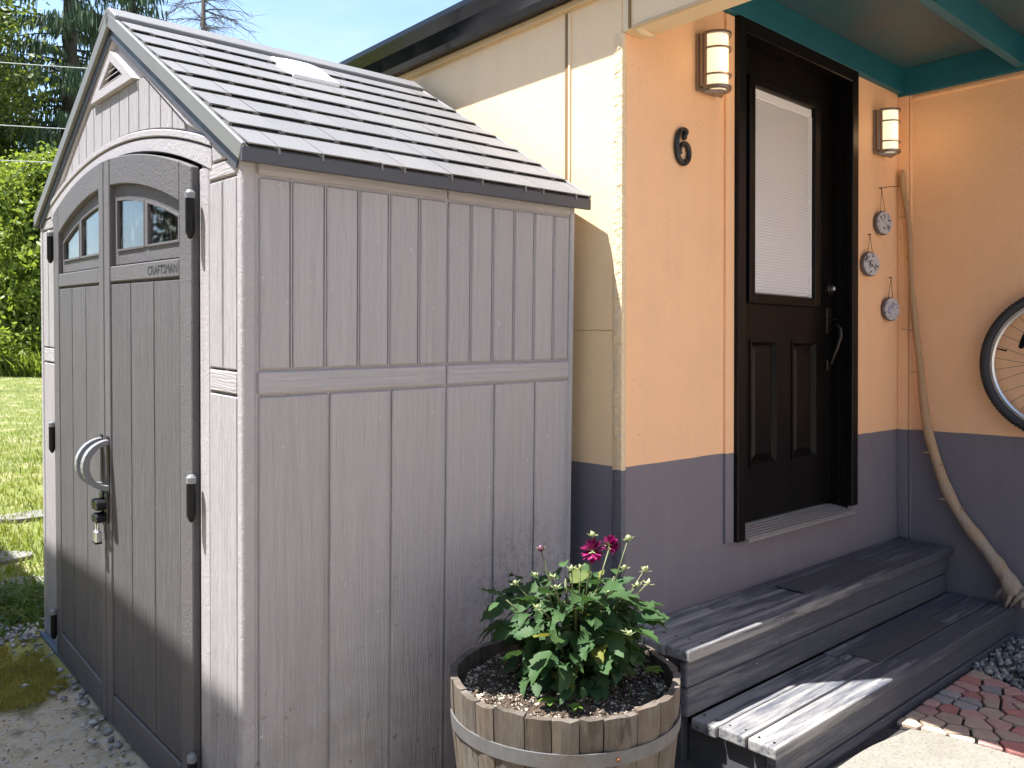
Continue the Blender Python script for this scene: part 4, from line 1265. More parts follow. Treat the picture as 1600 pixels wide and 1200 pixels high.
for z0, z1 in ((0.372, 0.407), (0.205, 0.242), (0.045, 0.080)):
    n = 64; v, f = [], []
    for k in range(n):
        a = 2 * math.pi * k / n
        for z, o_ in ((z0, 0.001), (z0, 0.0055), (z1, 0.0055), (z1, 0.001)):
            r_ = brad(z) + o_ + 0.001 * noise.noise((math.cos(a)*3, math.sin(a)*3, z)); v.append((r_*math.cos(a), r_*math.sin(a), z + 0.003 * math.sin(a * 1.0 + z * 9)))
    for k in range(n):
        k2 = (k + 1) % n
        for j in range(4): f.append((k*4+j, k*4+(j+1) % 4, k2*4+(j+1) % 4, k2*4+j))
    hp_ = MB().add(v, f).build('hoop', m_hoop, bar, smooth=False)
    a = math.atan2(-0.746, -0.666) + 0.36
    zc_ = (z0 + z1) / 2; r_ = brad(zc_) + 0.006
    p = Vector((r_*math.cos(a), r_*math.sin(a), zc_)); nn = Vector((math.cos(a), math.sin(a), 0))
    MB().tube([p - nn * 0.002, p + nn * 0.002, p + nn * 0.004], [0.006, 0.0055, 0.002], 8).build('rivet', m_rust, hp_, smooth=True)
# soil, heaped unevenly
n, v, f = 64, [], []
rings = 26
for j in range(rings + 1):
    r_ = 0.2765 * j / rings
    for k in range(n):
        a = 2 * math.pi * k / n
        x, y = r_ * math.cos(a), r_ * math.sin(a)
        z = 0.450 + 0.016 * noise.noise((x*9, y*9, 1)) + 0.009 * noise.noise((x*40, y*40, 4)) + 0.005 * noise.noise((x*110, y*110, 8)) + 0.02 * max(0, 1 - r_ / 0.15)
        v.append((x, y, z))
for j in range(rings):
    for k in range(n): f.append((j*n+k, j*n+(k+1) % n, (j+1)*n+(k+1) % n, (j+1)*n+k))
so = MB().add(v, f).build('soil', m_soil, bar, smooth=False, recalc=False)
def pebbles(name, pts_, rmin, rmax, mat, parent, seed, flat=0.7):
    rng = np.random.default_rng(seed)
    t_ = (1 + 5 ** 0.5) / 2
    iv = np.array([(-1,t_,0),(1,t_,0),(-1,-t_,0),(1,-t_,0),(0,-1,t_),(0,1,t_),(0,-1,-t_),(0,1,-t_),(t_,0,-1),(t_,0,1),(-t_,0,-1),(-t_,0,1)]) / math.hypot(1, t_)
    jf = np.array([(0,11,5),(0,5,1),(0,1,7),(0,7,10),(0,10,11),(1,5,9),(5,11,4),(11,10,2),(10,7,6),(7,1,8),(3,9,4),(3,4,2),(3,2,6),(3,6,8),(3,8,9),(4,9,5),(2,4,11),(6,2,10),(8,6,7),(9,8,1)])
    V, F_ = [], []
    for i, p in enumerate(pts_):
        r_ = rng.uniform(rmin, rmax); sc = np.array([r_, r_ * rng.uniform(0.55, 1), r_ * rng.uniform(0.4, flat)])
        q = Quaternion((rng.normal(), rng.normal(), rng.normal(), rng.normal())).normalized() if flat > 0.9 else Quaternion((0, 0, 1), rng.uniform(0, 6.28)) @ Quaternion((1, 0, 0), rng.uniform(-.4, .4))
        M_ = np.array(q.to_matrix())
        w = (iv * rng.uniform(0.75, 1.15, (12, 1)) * sc) @ M_.T + np.array(p)
        V.append(w); F_.append(jf + 12 * i)
    return big_mesh(name, np.concatenate(V), np.concatenate(F_), mat, parent)
def pebble_mat(name, cols, scale):
    t = NT(name, 0.85)
    vv = t.voro(t.pos(), scale, out='Color'); a = t.xyz(vv)[0]; b_ = t.xyz(vv)[1]
    c = t.mix(a, cols[0], cols[1]); c = t.mix(t.math('GREATER_THAN', b_, 0.7), c, cols[2])
    t.base(c).bump(t.noise(t.pos(), 120, 4, 0.7), 0.5, 0.003)
    return t.m
m_crumb = pebble_mat('soil_crumbs', ((0.045, 0.030, 0.019), (0.14, 0.096, 0.062), (0.42, 0.35, 0.27)), 70)
rg = np.random.default_rng(4)
pp = []
for _ in range(2600):
    r_ = 0.27 * math.sqrt(rg.random()); a = rg.random() * 6.283; x, y = r_*math.cos(a), r_*math.sin(a)
    pp.append((x, y, 0.450 + 0.016 * noise.noise((x*9, y*9, 1)) + 0.009 * noise.noise((x*40, y*40, 4)) + 0.02 * max(0, 1 - r_ / 0.15) + 0.002))
cr = pebbles('soil_crumbs', pp, 0.0018, 0.0062, m_crumb, bar, 6, 1.0); tag(cr, kind='stuff')

# ------------------------------------------------------------------ dahlia
DZ = 0.455
dah = empty('dahlia_plant', (BC.x + 0.040, BC.y - 0.005, DZ))
tag(dah, 'leafy dahlia with two magenta flowers growing in the barrel', 'plant')
d0 = Vector(dah.location)
def leaf_mesh(name, seed, teeth=5, wid=0.36, fold=0.25, droop=0.35, mat=None):
    r_ = random.Random(seed); n = teeth * 2 + 1
    v, f = [], []
    for i in range(n + 1):
        t = i / n
        x = t; z = -droop * t * t + 0.04 * math.sin(t * 6 + seed)
        w = wid * math.sin(math.pi * min(1, (t * 0.96 + 0.02)) ** 0.72)
        w *= (1.12 if i % 2 else 0.86) if 0 < i < n else 0.12
        xs = x + (0.035 if i % 2 else 0)
        wz = fold * w + 0.03 * r_.uniform(-1, 1)
        v += [(xs, -w, z + wz), (x, 0, z), (xs, w, z + fold * w + 0.03 * r_.uniform(-1, 1))]
    for i in range(n):
        a = i * 3; f += [(a, a+1, a+4, a+3), (a+1, a+2, a+5, a+4)]
    return MB().add(v, f).mesh(name, mat, smooth=True, recalc=False)
LM = [leaf_mesh('leaf', s_, 5, w_, fo, dp, m_dahlia) for s_, w_, fo, dp in ((1, .34, .22, .30), (2, .38, .35, .45), (3, .30, .15, .20), (4, .40, .28, .6))]
rl = random.Random(8)
def place_leaf(parent, me, p, dirv, size, roll=0.0, name='leaf'):
    L_ = Vector(dirv).normalized()
    side = Vector((0, 0, 1)).cross(L_)
    if side.length < 1e-3: side = Vector((1, 0, 0))
    side.normalize(); N_ = L_.cross(side).normalized()
    q = Quaternion(L_, roll); side = q @ side; N_ = q @ N_
    m_ = Matrix((L_, side, N_)).transposed().to_4x4()
    o = bpy.data.objects.new(name, me); COL.objects.link(o)
    o.parent = parent
    o.matrix_local = Matrix.Translation(p) @ m_ @ Matrix.Diagonal((size, size, size, 1))
    return o
nl = 0
for k in range(30):
    a = k * 2.399 + rl.uniform(-.2, .2)
    reach = rl.uniform(0.05, 0.20); top = 0.270 - 0.75 * max(0, reach - 0.10) + rl.uniform(-0.05, 0.03)
    p0 = Vector((0.03 * math.cos(a), 0.03 * math.sin(a), -0.01))
    p2 = Vector((reach * math.cos(a), reach * math.sin(a), top))
    p1 = (p0 + p2) * 0.5 + Vector((-0.01 * math.cos(a), -0.01 * math.sin(a), 0.04))
    cur = [p0 * (1-t)**2 + p1 * 2*t*(1-t) + p2 * t*t for t in [i / 7 for i in range(8)]]
    MB().tube(cur, [0.0042, 0.004, 0.0038, 0.0036, 0.0033, 0.003, 0.0026, 0.002], 6).build('stem', m_stem, dah, smooth=True)
    for t in (0.16, 0.32, 0.48, 0.66, 0.84, 1.0):
        p = p0 * (1-t)**2 + p1 * 2*t*(1-t) + p2 * t*t
        for s in range(2 if t < 1 else 1):
            if nl >= 296: break
            ang = a + rl.uniform(-1.5, 1.5)
            pit = rl.uniform(-0.55, 0.55) if t < 0.8 else rl.uniform(-0.1, 0.8)
            size = rl.uniform(0.052, 0.094) * (1.0 if t < 0.85 else 0.62)
            st = rl.uniform(0.01, 0.05)
            dv = Vector((math.cos(ang) * math.cos(pit), math.sin(ang) * math.cos(pit), math.sin(pit)))
            q = p + dv * st
            if q.z < 0.012: q.z = 0.012 + rl.uniform(0, .02)
            place_leaf(dah, rl.choice(LM), q, dv, size, rl.uniform(-0.7, 0.7)); nl += 1
V_, F2_ = [], []
for k in range(260):                                   # small inner leaves, too many to pick apart
    a = rl.uniform(0, 6.283); r_ = 0.17 * math.sqrt(rl.random()); z = rl.uniform(0.02, 0.27 - 0.5 * max(0, r_ - 0.08))
    dv = Vector((math.cos(a + rl.uniform(-1, 1)), math.sin(a + rl.uniform(-1, 1)), rl.uniform(-0.5, 0.5))).normalized()
    me = rl.choice(LM); sd_ = Vector((0, 0, 1)).cross(dv).normalized(); nn = dv.cross(sd_); q_ = Quaternion(dv, rl.uniform(-.8, .8)); sd_ = q_ @ sd_; nn = q_ @ nn
    s_ = rl.uniform(0.03, 0.06); c = Vector((r_ * math.cos(a), r_ * math.sin(a), z)); n0 = len(V_)
    V_ += [(c + (dv * v.co.x + sd_ * v.co.y + nn * v.co.z) * s_)[:] for v in me.vertices]
    F2_ += [tuple(i + n0 for i in p.vertices) for p in me.polygons]
tag(MB().add(V_, F2_).build('inner_foliage', m_dahlia, dah, smooth=True, recalc=False), kind='stuff')
def in_view(px, py, depth): return Vector((0, 0, CAM_H)) + ray(px, py) * depth - d0
# buds on thin stalks
def bud(px, py, depth, r_=0.009, mat=m_bud, root=None):
    c = in_view(px, py, depth)
    root = root or Vector((c.x * 0.45, c.y * 0.45, 0.16))
    mid = (root + c) * 0.5 + Vector((c.x * 0.05, c.y * 0.05, 0.012))
    st = MB().tube([root, mid, c], [0.0026, 0.0021, 0.0018], 6).build('stalk', m_stem, dah, smooth=True)
    b_ = MB().lathe([(0.0, -r_), (r_*0.8, -r_*0.6), (r_, 0.0), (r_*0.7, r_*0.7), (0.0, r_*1.05)], 10)
    bo = b_.build('bud', mat, st, smooth=True, loc=c)
    for s in range(5):
        a = s * 1.2566 + px
        dv = Vector((math.cos(a), math.sin(a), rl.uniform(-0.3, 0.7)))
        place_leaf(st, LM[2], c + Vector((0, 0, -r_ * 0.4)), dv, 0.018, 0, 'sepal').data = SEP
    return c
SEP = leaf_mesh('sepal', 9, 2, 0.22, 0.1, -0.2, m_bud)
m_budp = simple('purple_bud', (0.10, 0.03, 0.06), 0.5, var=0.3, scale=60)
for px, py, dp, r_, mt in ((845, 857, 2.30, .010, m_budp), (926, 835, 2.20, .008, m_bud), (982, 841, 2.25, .010, m_bud), (1008, 890, 2.20, .009, m_bud), (1012, 911, 2.16, .006, m_bud),
                           (996, 914, 2.18, .007, m_bud), (893, 888, 2.22, .007, m_bud), (907, 886, 2.3, .006, m_bud), (862, 902, 2.2, .007, m_bud), (805, 911, 2.25, .008, m_bud), (836, 898, 2.3, .007, m_bud),
                           (976, 886, 2.3, .007, m_bud), (951, 926, 2.12, .006, m_bud), (868, 917, 2.12, .006, m_bud), (983, 989, 2.08, .006, m_bud), (840, 948, 2.1, .006, m_bud)):
    bud(px, py, dp, r_, mt)
PET = leaf_mesh('petal', 12, 2, 0.30, 0.35, -0.25, m_petal)
def flower(px, py, depth, axis, size):
    c = in_view(px, py, depth)
    root = Vector((c.x * 0.4, c.y * 0.4, 0.16))
    MB().tube([root, (root + c) * 0.5 + Vector((0, 0, 0.01)), c], [0.0032, 0.0028, 0.0026], 6).build('stalk', m_stem, dah, smooth=True)
    fl = empty('flower', c, dah)
    ax = Vector(axis).normalized(); u = ax.orthogonal().normalized(); w = ax.cross(u)
    for ring, (cnt, tilt, ln) in enumerate(((11, -0.35, 1.0), (11, -0.05, 1.0), (10, 0.25, 0.95), (9, 0.6, 0.8), (7, 0.95, 0.6), (5, 1.25, 0.42))):
        for i in range(cnt):
            a = 2 * math.pi * (i + 0.5 * (ring % 2)) / cnt + rl.uniform(-.08, .08)
            dv = (u * math.cos(a) + w * math.sin(a)) * math.cos(tilt) + ax * math.sin(tilt)
            o = place_leaf(fl, PET, dv * size * 0.10 + ax * (ring * 0.0022), dv, size * ln, rl.uniform(-.3, .3), 'petal')
    for i in range(6):
        a = 2 * math.pi * i / 6
        dv = (u * math.cos(a) + w * math.sin(a)) * 0.8 - ax * 0.35
        place_leaf(fl, SEP, -ax * 0.006, dv, 0.016, 0, 'sepal')
    MB().lathe([(0.0, -0.010), (0.006, -0.007), (0.007, 0.0), (0.0, 0.004)], 10).build('calyx', m_bud, fl, smooth=True)
flower(926, 861, 2.20, (0.55, 0.35, -0.35), 0.032)
flower(954, 851, 2.34, (0.7, -0.1, 0.15), 0.026)

# seedlings in the soil
SEEDL = leaf_mesh('leaf', 5, 4, 0.40, 0.15, 0.25, m_seedl)
def seedling(px, py, z, n, size, label):
    p = on_plane(px, py, 2, z + 0.014)
    s_ = empty('seedling', p); tag(s_, label, 'seedling', 'pale seedlings in the barrel soil')
    MB().tube([(0, 0, -0.016), (0, 0, 0.008)], 0.0016, 5).build('stem', m_stem, s_)
    for i in range(n):
        a = i * 6.283 / n + px
        place_leaf(s_, SEEDL, Vector((0.003*math.cos(a), 0.003*math.sin(a), 0.006)), (math.cos(a), math.sin(a), rl.uniform(0.1, 0.5)), size * rl.uniform(.8, 1.1))
seedling(857, 1100, 0.450, 4, 0.030, 'wide pale green seedling at the front of the barrel soil')
seedling(886, 1088, 0.450, 3, 0.022, 'small pale seedling directly under the dahlia leaves')
seedling(899, 1108, 0.450, 4, 0.020, 'tiny pale seedling nearest the front barrel rim')
seedling(1022, 1050, 0.462, 6, 0.030, 'bright round-leaved seedling at the right barrel rim')

# ------------------------------------------------------------------ concrete slab, path of irregular pavers, gravel
def slab_mat():
    t = NT('rough_concrete', 0.9)
    p = t.pos(); n_ = t.noise(p, 6, 6, 0.7); sp_ = t.voro(p, 160, out='Color')
    c = t.mix(n_, (0.15, 0.138, 0.115), (0.26, 0.24, 0.205))
    c = t.mix(t.ramp(t.noise(p, 2.2, 6, 0.7), 0.5, 0.7, 0, 0.5), c, (0.12, 0.105, 0.085))
    c = t.mix(t.ramp(t.xyz(sp_)[0], 0.7, 1.0, 0, 0.6), c, (0.09, 0.08, 0.065))
    t.base(c).bump(t.math('ADD', t.noise(p, 180, 4, 0.7), n_), 0.6, 0.004)
    return t.m
sl_pts = [(2.50, 1.305), (2.80, 1.282), (3.02, 1.248), (3.055, 1.16), (3.075, 1.04), (3.085, 0.90), (3.09, 0.5), (3.09, -9.0), (0.30, -9.0), (0.30, 0.2), (1.16, 0.9), (1.90, 1.05), (2.30, 1.20)]
o = MB().prism(sl_pts[::-1], 2, -0.06, 0.016).build('path_slab', slab_mat(), None, 0.006, 2)
tag(o, 'pale concrete path slab in front of the steps', 'path', kind='structure')
def paver_mat(name, a, b_):
    t = NT(name, 0.8)
    v = t.map(t.pos(), (1, 1, 1)); n_ = t.noise(v, 26, 6, 0.72)
    c = t.mix(n_, a, b_); c = t.hsv(c, 0.5, 1.0, t.ramp(t.rnd(), 0, 1, 0.82, 1.15))
    c = t.mix(t.ramp(t.noise(v, 150, 3, 0.6), 0.56, 0.66, 0, 0.5), c, (0.10, 0.07, 0.055))
    t.base(c).bump(t.math('ADD', n_, t.noise(v, 220, 3)), 0.6, 0.004)
    return t.m
PV = {'t': paver_mat('tan_paver', (0.31, 0.225, 0.165), (0.45, 0.335, 0.25)), 'r': paver_mat('red_paver', (0.34, 0.125, 0.105), (0.46, 0.205, 0.17)),
      'p': paver_mat('pink_paver', (0.36, 0.20, 0.17), (0.48, 0.29, 0.25)), 'g': paver_mat('grey_paver', (0.23, 0.21, 0.20), (0.34, 0.31, 0.295)), 'c': paver_mat('cream_paver', (0.42, 0.34, 0.25), (0.52, 0.43, 0.33))}
seeds = [(760,445,'t'),(715,495,'r'),(665,550,'p'),(555,575,'p'),(520,625,'g'),(435,670,'g'),(325,710,'p'),(275,770,'p'),(160,820,'t'),(110,890,'t'),(330,885,'t'),(490,760,'r'),(500,850,'t'),(575,965,'t'),
         (640,725,'g'),(700,685,'g'),(715,635,'r'),(880,645,'p'),(910,580,'g'),(900,525,'p'),(910,710,'t'),(700,810,'p'),(900,800,'t'),(1055,740,'p'),(1090,610,'p'),(1085,675,'p'),(1175,660,'r'),(1185,745,'t'),
         (1140,805,'r'),(1110,870,'t'),(985,915,'p'),(765,910,'t'),(830,1010,'t'),(1070,1020,'t'),(1180,975,'r'),(350,985,'c'),(620,1050,'c'),(890,1110,'p'),(1100,1125,'r')]
SP = [(on_plane(1400 + a / 6, 980 + c / 6, 2, 0.016), k) for a, c, k in seeds]
SP = [((p.x, p.y), k) for p, k in SP]
rp = random.Random(2)
yy_ = 1.02
while yy_ > -1.1:
    for xx_ in (3.14, 3.25, 3.36, 3.47, 3.58):
        q = (xx_ + rp.uniform(-.03, .03), yy_ + rp.uniform(-.03, .03))
        if all(math.hypot(q[0]-s[0][0], q[1]-s[0][1]) > 0.075 for s in SP): SP.append((q, rp.choice('trppgtc')))
    yy_ -= 0.115
def clip(poly, nx_, ny_, c_):
    """keep nx*x + ny*y <= c"""
    out = []
    for i in range(len(poly)):
        a, b_ = poly[i], poly[(i + 1) % len(poly)]
        da, db = nx_*a[0] + ny_*a[1] - c_, nx_*b_[0] + ny_*b_[1] - c_
        if da <= 0: out.append(a)
        if da * db < 0:
            t = da / (da - db); out.append((a[0] + t*(b_[0]-a[0]), a[1] + t*(b_[1]-a[1])))
    return out
pav = empty('paving_bed', (3.4, 0.6, 0))
tag(pav, 'path of irregular red, tan and grey stones beside the steps', 'path', kind='structure')
def right_edge(y): return 3.66 + 0.50 * max(0, y - 1.08)
bed = [(3.0, 1.31), (3.79, 1.31), (3.70, 1.08), (3.68, 0.8), (3.68, -1.2), (3.096, -1.2), (3.094, 0.9), (3.066, 1.16), (3.03, 1.25)]
m_joint = simple('dark_joint_sand', (0.022, 0.019, 0.016), 0.95, scale=60, var=0.5, bump=0.5, bscale=200, bdist=0.003)
MB().prism([(x - 3.4, y - 0.6) for x, y in bed[::-1]], 2, -0.05, 0.006).build('joint_sand', m_joint, pav)
for (sx, sy), k in SP:
    poly = [(sx-.15, sy-.15), (sx+.15, sy-.15), (sx+.15, sy+.15), (sx-.15, sy+.15)]
    for (tx, ty), _ in SP:
        if (tx, ty) == (sx, sy) or math.hypot(tx-sx, ty-sy) > 0.4: continue
        nx_, ny_ = tx - sx, ty - sy
        c_ = nx_ * (tx + sx) / 2 + ny_ * (ty + sy) / 2
        L_ = math.hypot(nx_, ny_)
        poly = clip(poly, nx_ / L_, ny_ / L_, c_ / L_ - 0.0048)
        if len(poly) < 3: break
    if len(poly) < 3: continue
    poly = clip(poly, 0, 1, 1.305)
    poly = clip(poly, -0.985, -0.17, -(0.985 * 3.058 + 0.17 * 1.16)) if len(poly) > 2 else poly
    poly = clip(poly, -1, 0, -3.100) if len(poly) > 2 and sy < 0.95 else poly
    poly = clip(poly, 0.894, -0.447, 0.894 * 3.68 - 0.447 * 1.08) if len(poly) > 2 and sy > 1.08 else poly
    if len(poly) < 3: continue
    A_ = abs(sum(poly[i][0]*poly[(i+1) % len(poly)][1] - poly[(i+1) % len(poly)][0]*poly[i][1] for i in range(len(poly)))) / 2
    if A_ < 0.0009: continue
    q = []
    for i in range(len(poly)):                                   # rounded corners
        a, b_, c_ = Vector(poly[i-1]), Vector(poly[i]), Vector(poly[(i+1) % len(poly)])
        for t in (0.75, 0.92): q.append(a * (1-t) + b_ * t)
        for t in (0.08, 0.25): q.append(b_ * (1-t) + c_ * t)
    q2 = []
    for i in range(0, len(q)):
        if not q2 or (q[i] - q2[-1]).length > 0.004: q2.append(q[i])
    h = 0.017 + rp.uniform(-0.002, 0.003)
    cx_, cy_ = sum(p.x for p in q2) / len(q2), sum(p.y for p in q2) / len(q2)
    MB().prism([(p.x - cx_, p.y - cy_) for p in q2], 2, -0.03, h).build('paving_stone', PV[k], pav, 0.0035, 2, loc=(cx_ - 3.4, cy_ - 0.6, 0))
# gravel by the return wall and at the shed's far corner
m_grav = pebble_mat('blue_grey_gravel', ((0.085, 0.088, 0.088), (0.22, 0.225, 0.22), (0.31, 0.29, 0.26)), 45)
pp = []
while len(pp) < 5200:
    x, y = rg.uniform(3.55, 4.39), rg.uniform(-1.0, 1.325)
    lim = (3.68 + 0.5 * (y - 1.08)) if y > 1.08 else 3.685
    if x > lim + 0.012 * rg.normal() + 0.012: pp.append((x, y, 0.004 + rg.random() ** 2 * 0.018))
o = pebbles('gravel', pp, 0.007, 0.017, m_grav, None, 12, 1.0)
tag(o, 'loose blue-grey gravel between the pavers and the return wall', 'gravel', kind='stuff')
m_grav2 = pebble_mat('pale_grey_gravel', ((0.16, 0.16, 0.165), (0.36, 0.355, 0.35), (0.48, 0.46, 0.43)), 40)
pp = []
c0 = on_ground(35, 985)
while len(pp) < 700:
    x, y = c0.x + rg.normal() * 0.42 - 0.1, c0.y + rg.normal() * 0.10 + (0.0)
    if x < 0.93 or y > 4.24: pp.append((x, y, gz(x, y) + 0.002 + rg.random() * 0.010))
for _ in range(90):                                              # trickle along the front of the shed
    y = rg.uniform(2.2, 4.3); x = 0.885 - abs(rg.normal()) * 0.05
    pp.append((x, y, gz(x, y) + 0.002))
o = pebbles('gravel', pp, 0.007, 0.020, m_grav2, None, 13)
tag(o, 'pale gravel strewn along the foot of the shed front', 'gravel', kind='stuff')
m_chip = pebble_mat('bark_and_grit', ((0.20, 0.16, 0.115), (0.44, 0.38, 0.30), (0.26, 0.15, 0.09)), 30)
pp = []
for _ in range(2600):
    x, y = rg.uniform(-0.5, 0.87), rg.uniform(1.9, 4.3); pp.append((x, y, gz(x, y) + 0.001))
o = pebbles('litter', pp, 0.0018, 0.0075, m_chip, None, 14, 0.5)
tag(o, 'grit and bark chips scattered over the soil before the shed', 'litter', kind='stuff')
# moss cushion blades
def blades(name, P, hgt, wid, mat, seed, lean=0.5):
    rng = np.random.default_rng(seed); n = len(P); P = np.asarray(P)
    a = rng.uniform(0, 6.283, n); h = rng.uniform(hgt[0], hgt[1], n); w = rng.uniform(wid[0], wid[1], n)
    sd_ = np.stack([np.cos(a), np.sin(a), np.zeros(n)], 1) * w[:, None] * 0.5
    ln = rng.normal(0, lean, (n, 2)) * h[:, None]
    mid = P + np.concatenate([ln * 0.35, (h * 0.6)[:, None]], 1); tip = P + np.concatenate([ln, (h * 0.95)[:, None]], 1)
    V = np.stack([P - sd_, P + sd_, mid + sd_ * 0.7, mid - sd_ * 0.7, tip], 1).reshape(-1, 3)
    i = np.arange(n)[:, None] * 5
    F_ = np.concatenate([i + np.array([0, 1, 2]), i + np.array([0, 2, 3]), i + np.array([3, 2, 4])], 0)
    return big_mesh(name, V, F_, mat)
m_mossb = leaf_mat('moss_tips', (0.21, 0.20, 0.04), (0.36, 0.32, 0.07), (0.44, 0.38, 0.10), 0.8, 0.3, 8.0, False)
mc = on_ground(55, 1040)
P = []
for _ in range(26000):
    r_ = 0.46 * math.sqrt(rg.random()); a = rg.random() * 6.283
    x, y = mc.x - 0.12 + 1.15 * r_ * math.cos(a), mc.y - 0.02 + 0.78 * r_ * math.sin(a)
    if x < 0.86 and noise.noise((x*7, y*7, 2)) > -0.15 - 0.6 * (0.46 - r_): P.append((x, y, gz(x, y) - 0.004 + 0.010 * noise.noise((x*11, y*11, 5))))
o = blades('moss', P, (0.008, 0.024), (0.003, 0.006), m_mossb, 3, 0.6)
tag(o, 'cushion of olive moss on the soil by the shed corner', 'moss', kind='stuff')
m_grass = leaf_mat('grass_blade', (0.11, 0.165, 0.022), (0.19, 0.23, 0.04), (0.30, 0.28, 0.10), 0.5, 0.4, 1.4, False)
P, tries = [], 0
while len(P) < 62000 and tries < 400000:
    tries += 1
    y = 4.45 + (25.0 - 4.45) * rg.random() ** 2.1
    x = rg.uniform(-0.16 * y - 0.4, 0.31 * y + 0.1)
    if 0.88 < x < 2.2 and y < 4.35: continue
    den = noise.noise((x * 1.6, y * 1.6, 9)) * 0.55 + noise.noise((x * 5, y * 5, 4)) * 0.4 + (0.02 if y < 8 else 0.4)
    if 0.2 + min(0.4, (y - 4.45) * 0.25) + den > rg.random() * 0.85: P.append((x, y, gz(x, y) - 0.012))
o = blades('lawn_grass', P, (0.03, 0.075), (0.0045, 0.011), m_grass, 5, 0.55)
tag(o, 'short patchy sunlit lawn grass beyond the shed', 'grass', kind='stuff')
# low weeds at the edge of the lawn
P = []
for _ in range(2600):
    q = on_ground(45, 945); P.append((q.x - 0.12 + rg.normal() * 0.22, q.y + rg.normal() * 0.16, q.z - 0.01))
m_weed = leaf_mat('weed_leaf', (0.045, 0.095, 0.018), (0.085, 0.15, 0.03), (0.12, 0.17, 0.05), 0.5, 0.3, 4.0, False)
o = blades('weeds', P, (0.03, 0.10), (0.010, 0.022), m_weed, 15, 0.8)
tag(o, 'clump of broad green weeds at the shed corner', 'weeds', kind='stuff')
# stepping stones
m_step = simple('grey_stepping_stone', (0.15, 0.145, 0.132), 0.85, scale=9, var=0.3, bump=0.5, bscale=70, bdist=0.004)
for px, py, rx, ry, lb in ((10, 950, 0.17, 0.13, 'grey stepping stone nearest the gravel'), (12, 915, 0.20, 0.15, 'broad grey stepping stone in the middle of the row'),
                           (-4, 872, 0.20, 0.15, 'grey stepping stone sunk in grass beyond the broad one'), (52, 805, 0.26, 0.16, 'farthest pale flat stone lying in the lawn')):
    q = on_ground(px, py); n = 9
    pl_ = [(rx * math.cos(6.283*i/n) * rp.uniform(.85, 1.1), ry * math.sin(6.283*i/n) * rp.uniform(.85, 1.1)) for i in range(n)]
    o = MB().prism(pl_, 2, -0.05, 0.010).build('stepping_stone', m_step, None, 0.006, 2, loc=q)
    tag(o, lb, 'stone', 'stepping stones across the lawn')

# ------------------------------------------------------------------ trees, shrubs
m_bark = simple('dark_bark', (0.055, 0.045, 0.036), 0.9, scale=8, var=0.4, bump=0.6, bscale=25, bdist=0.02)
m_bark2 = simple('grey_dead_bark', (0.095, 0.080, 0.070), 0.9, scale=8, var=0.3)
m_lf_maple = leaf_mat('broad_tree_leaf', (0.055, 0.085, 0.022), (0.10, 0.14, 0.03), (0.20, 0.22, 0.04), 0.5, 0.4, 0.9, False)
m_lf_con = leaf_mat('hanging_needles', (0.026, 0.052, 0.028), (0.050, 0.088, 0.040), (0.08, 0.115, 0.04), 0.6, 0.2, 0.9, False)
m_lf_shrub = leaf_mat('shrub_leaf', (0.12, 0.18, 0.03), (0.19, 0.25, 0.045), (0.27, 0.30, 0.09), 0.4, 0.45, 1.3, False)
m_lf_dark = leaf_mat('dark_shrub_leaf', (0.022, 0.042, 0.018), (0.045, 0.070, 0.025), (0.06, 0.09, 0.03), 0.5, 0.2, 1.1, False)
def leaf_cloud(name, C, size, mat, parent, seed, elong=1.7):
    rng = np.random.default_rng(seed); C = np.asarray(C); n = len(C)
    A = rng.normal(size=(n, 3)); A /= np.linalg.norm(A, axis=1, keepdims=True)
    B = np.cross(A, rng.normal(size=(n, 3))); B /= np.linalg.norm(B, axis=1, keepdims=True)
    s_ = rng.uniform(size[0], size[1], (n, 1)) * 0.5
    N_ = np.cross(A, B) * s_ * 0.35
    V = np.stack([C - A*s_*elong, C + B*s_ + N_, C + A*s_*elong, C - B*s_ + N_], 1).reshape(-1, 3)
    i = np.arange(n)[:, None] * 4
    return big_mesh(name, V, np.concatenate([i + np.array([0, 1, 2]), i + np.array([0, 2, 3])], 0), mat, parent)
def at_depth(px, depth):
    r_ = ray(px, HORIZ); p = r_ * depth
    return Vector((p.x, p.y, gz(p.x, p.y)))
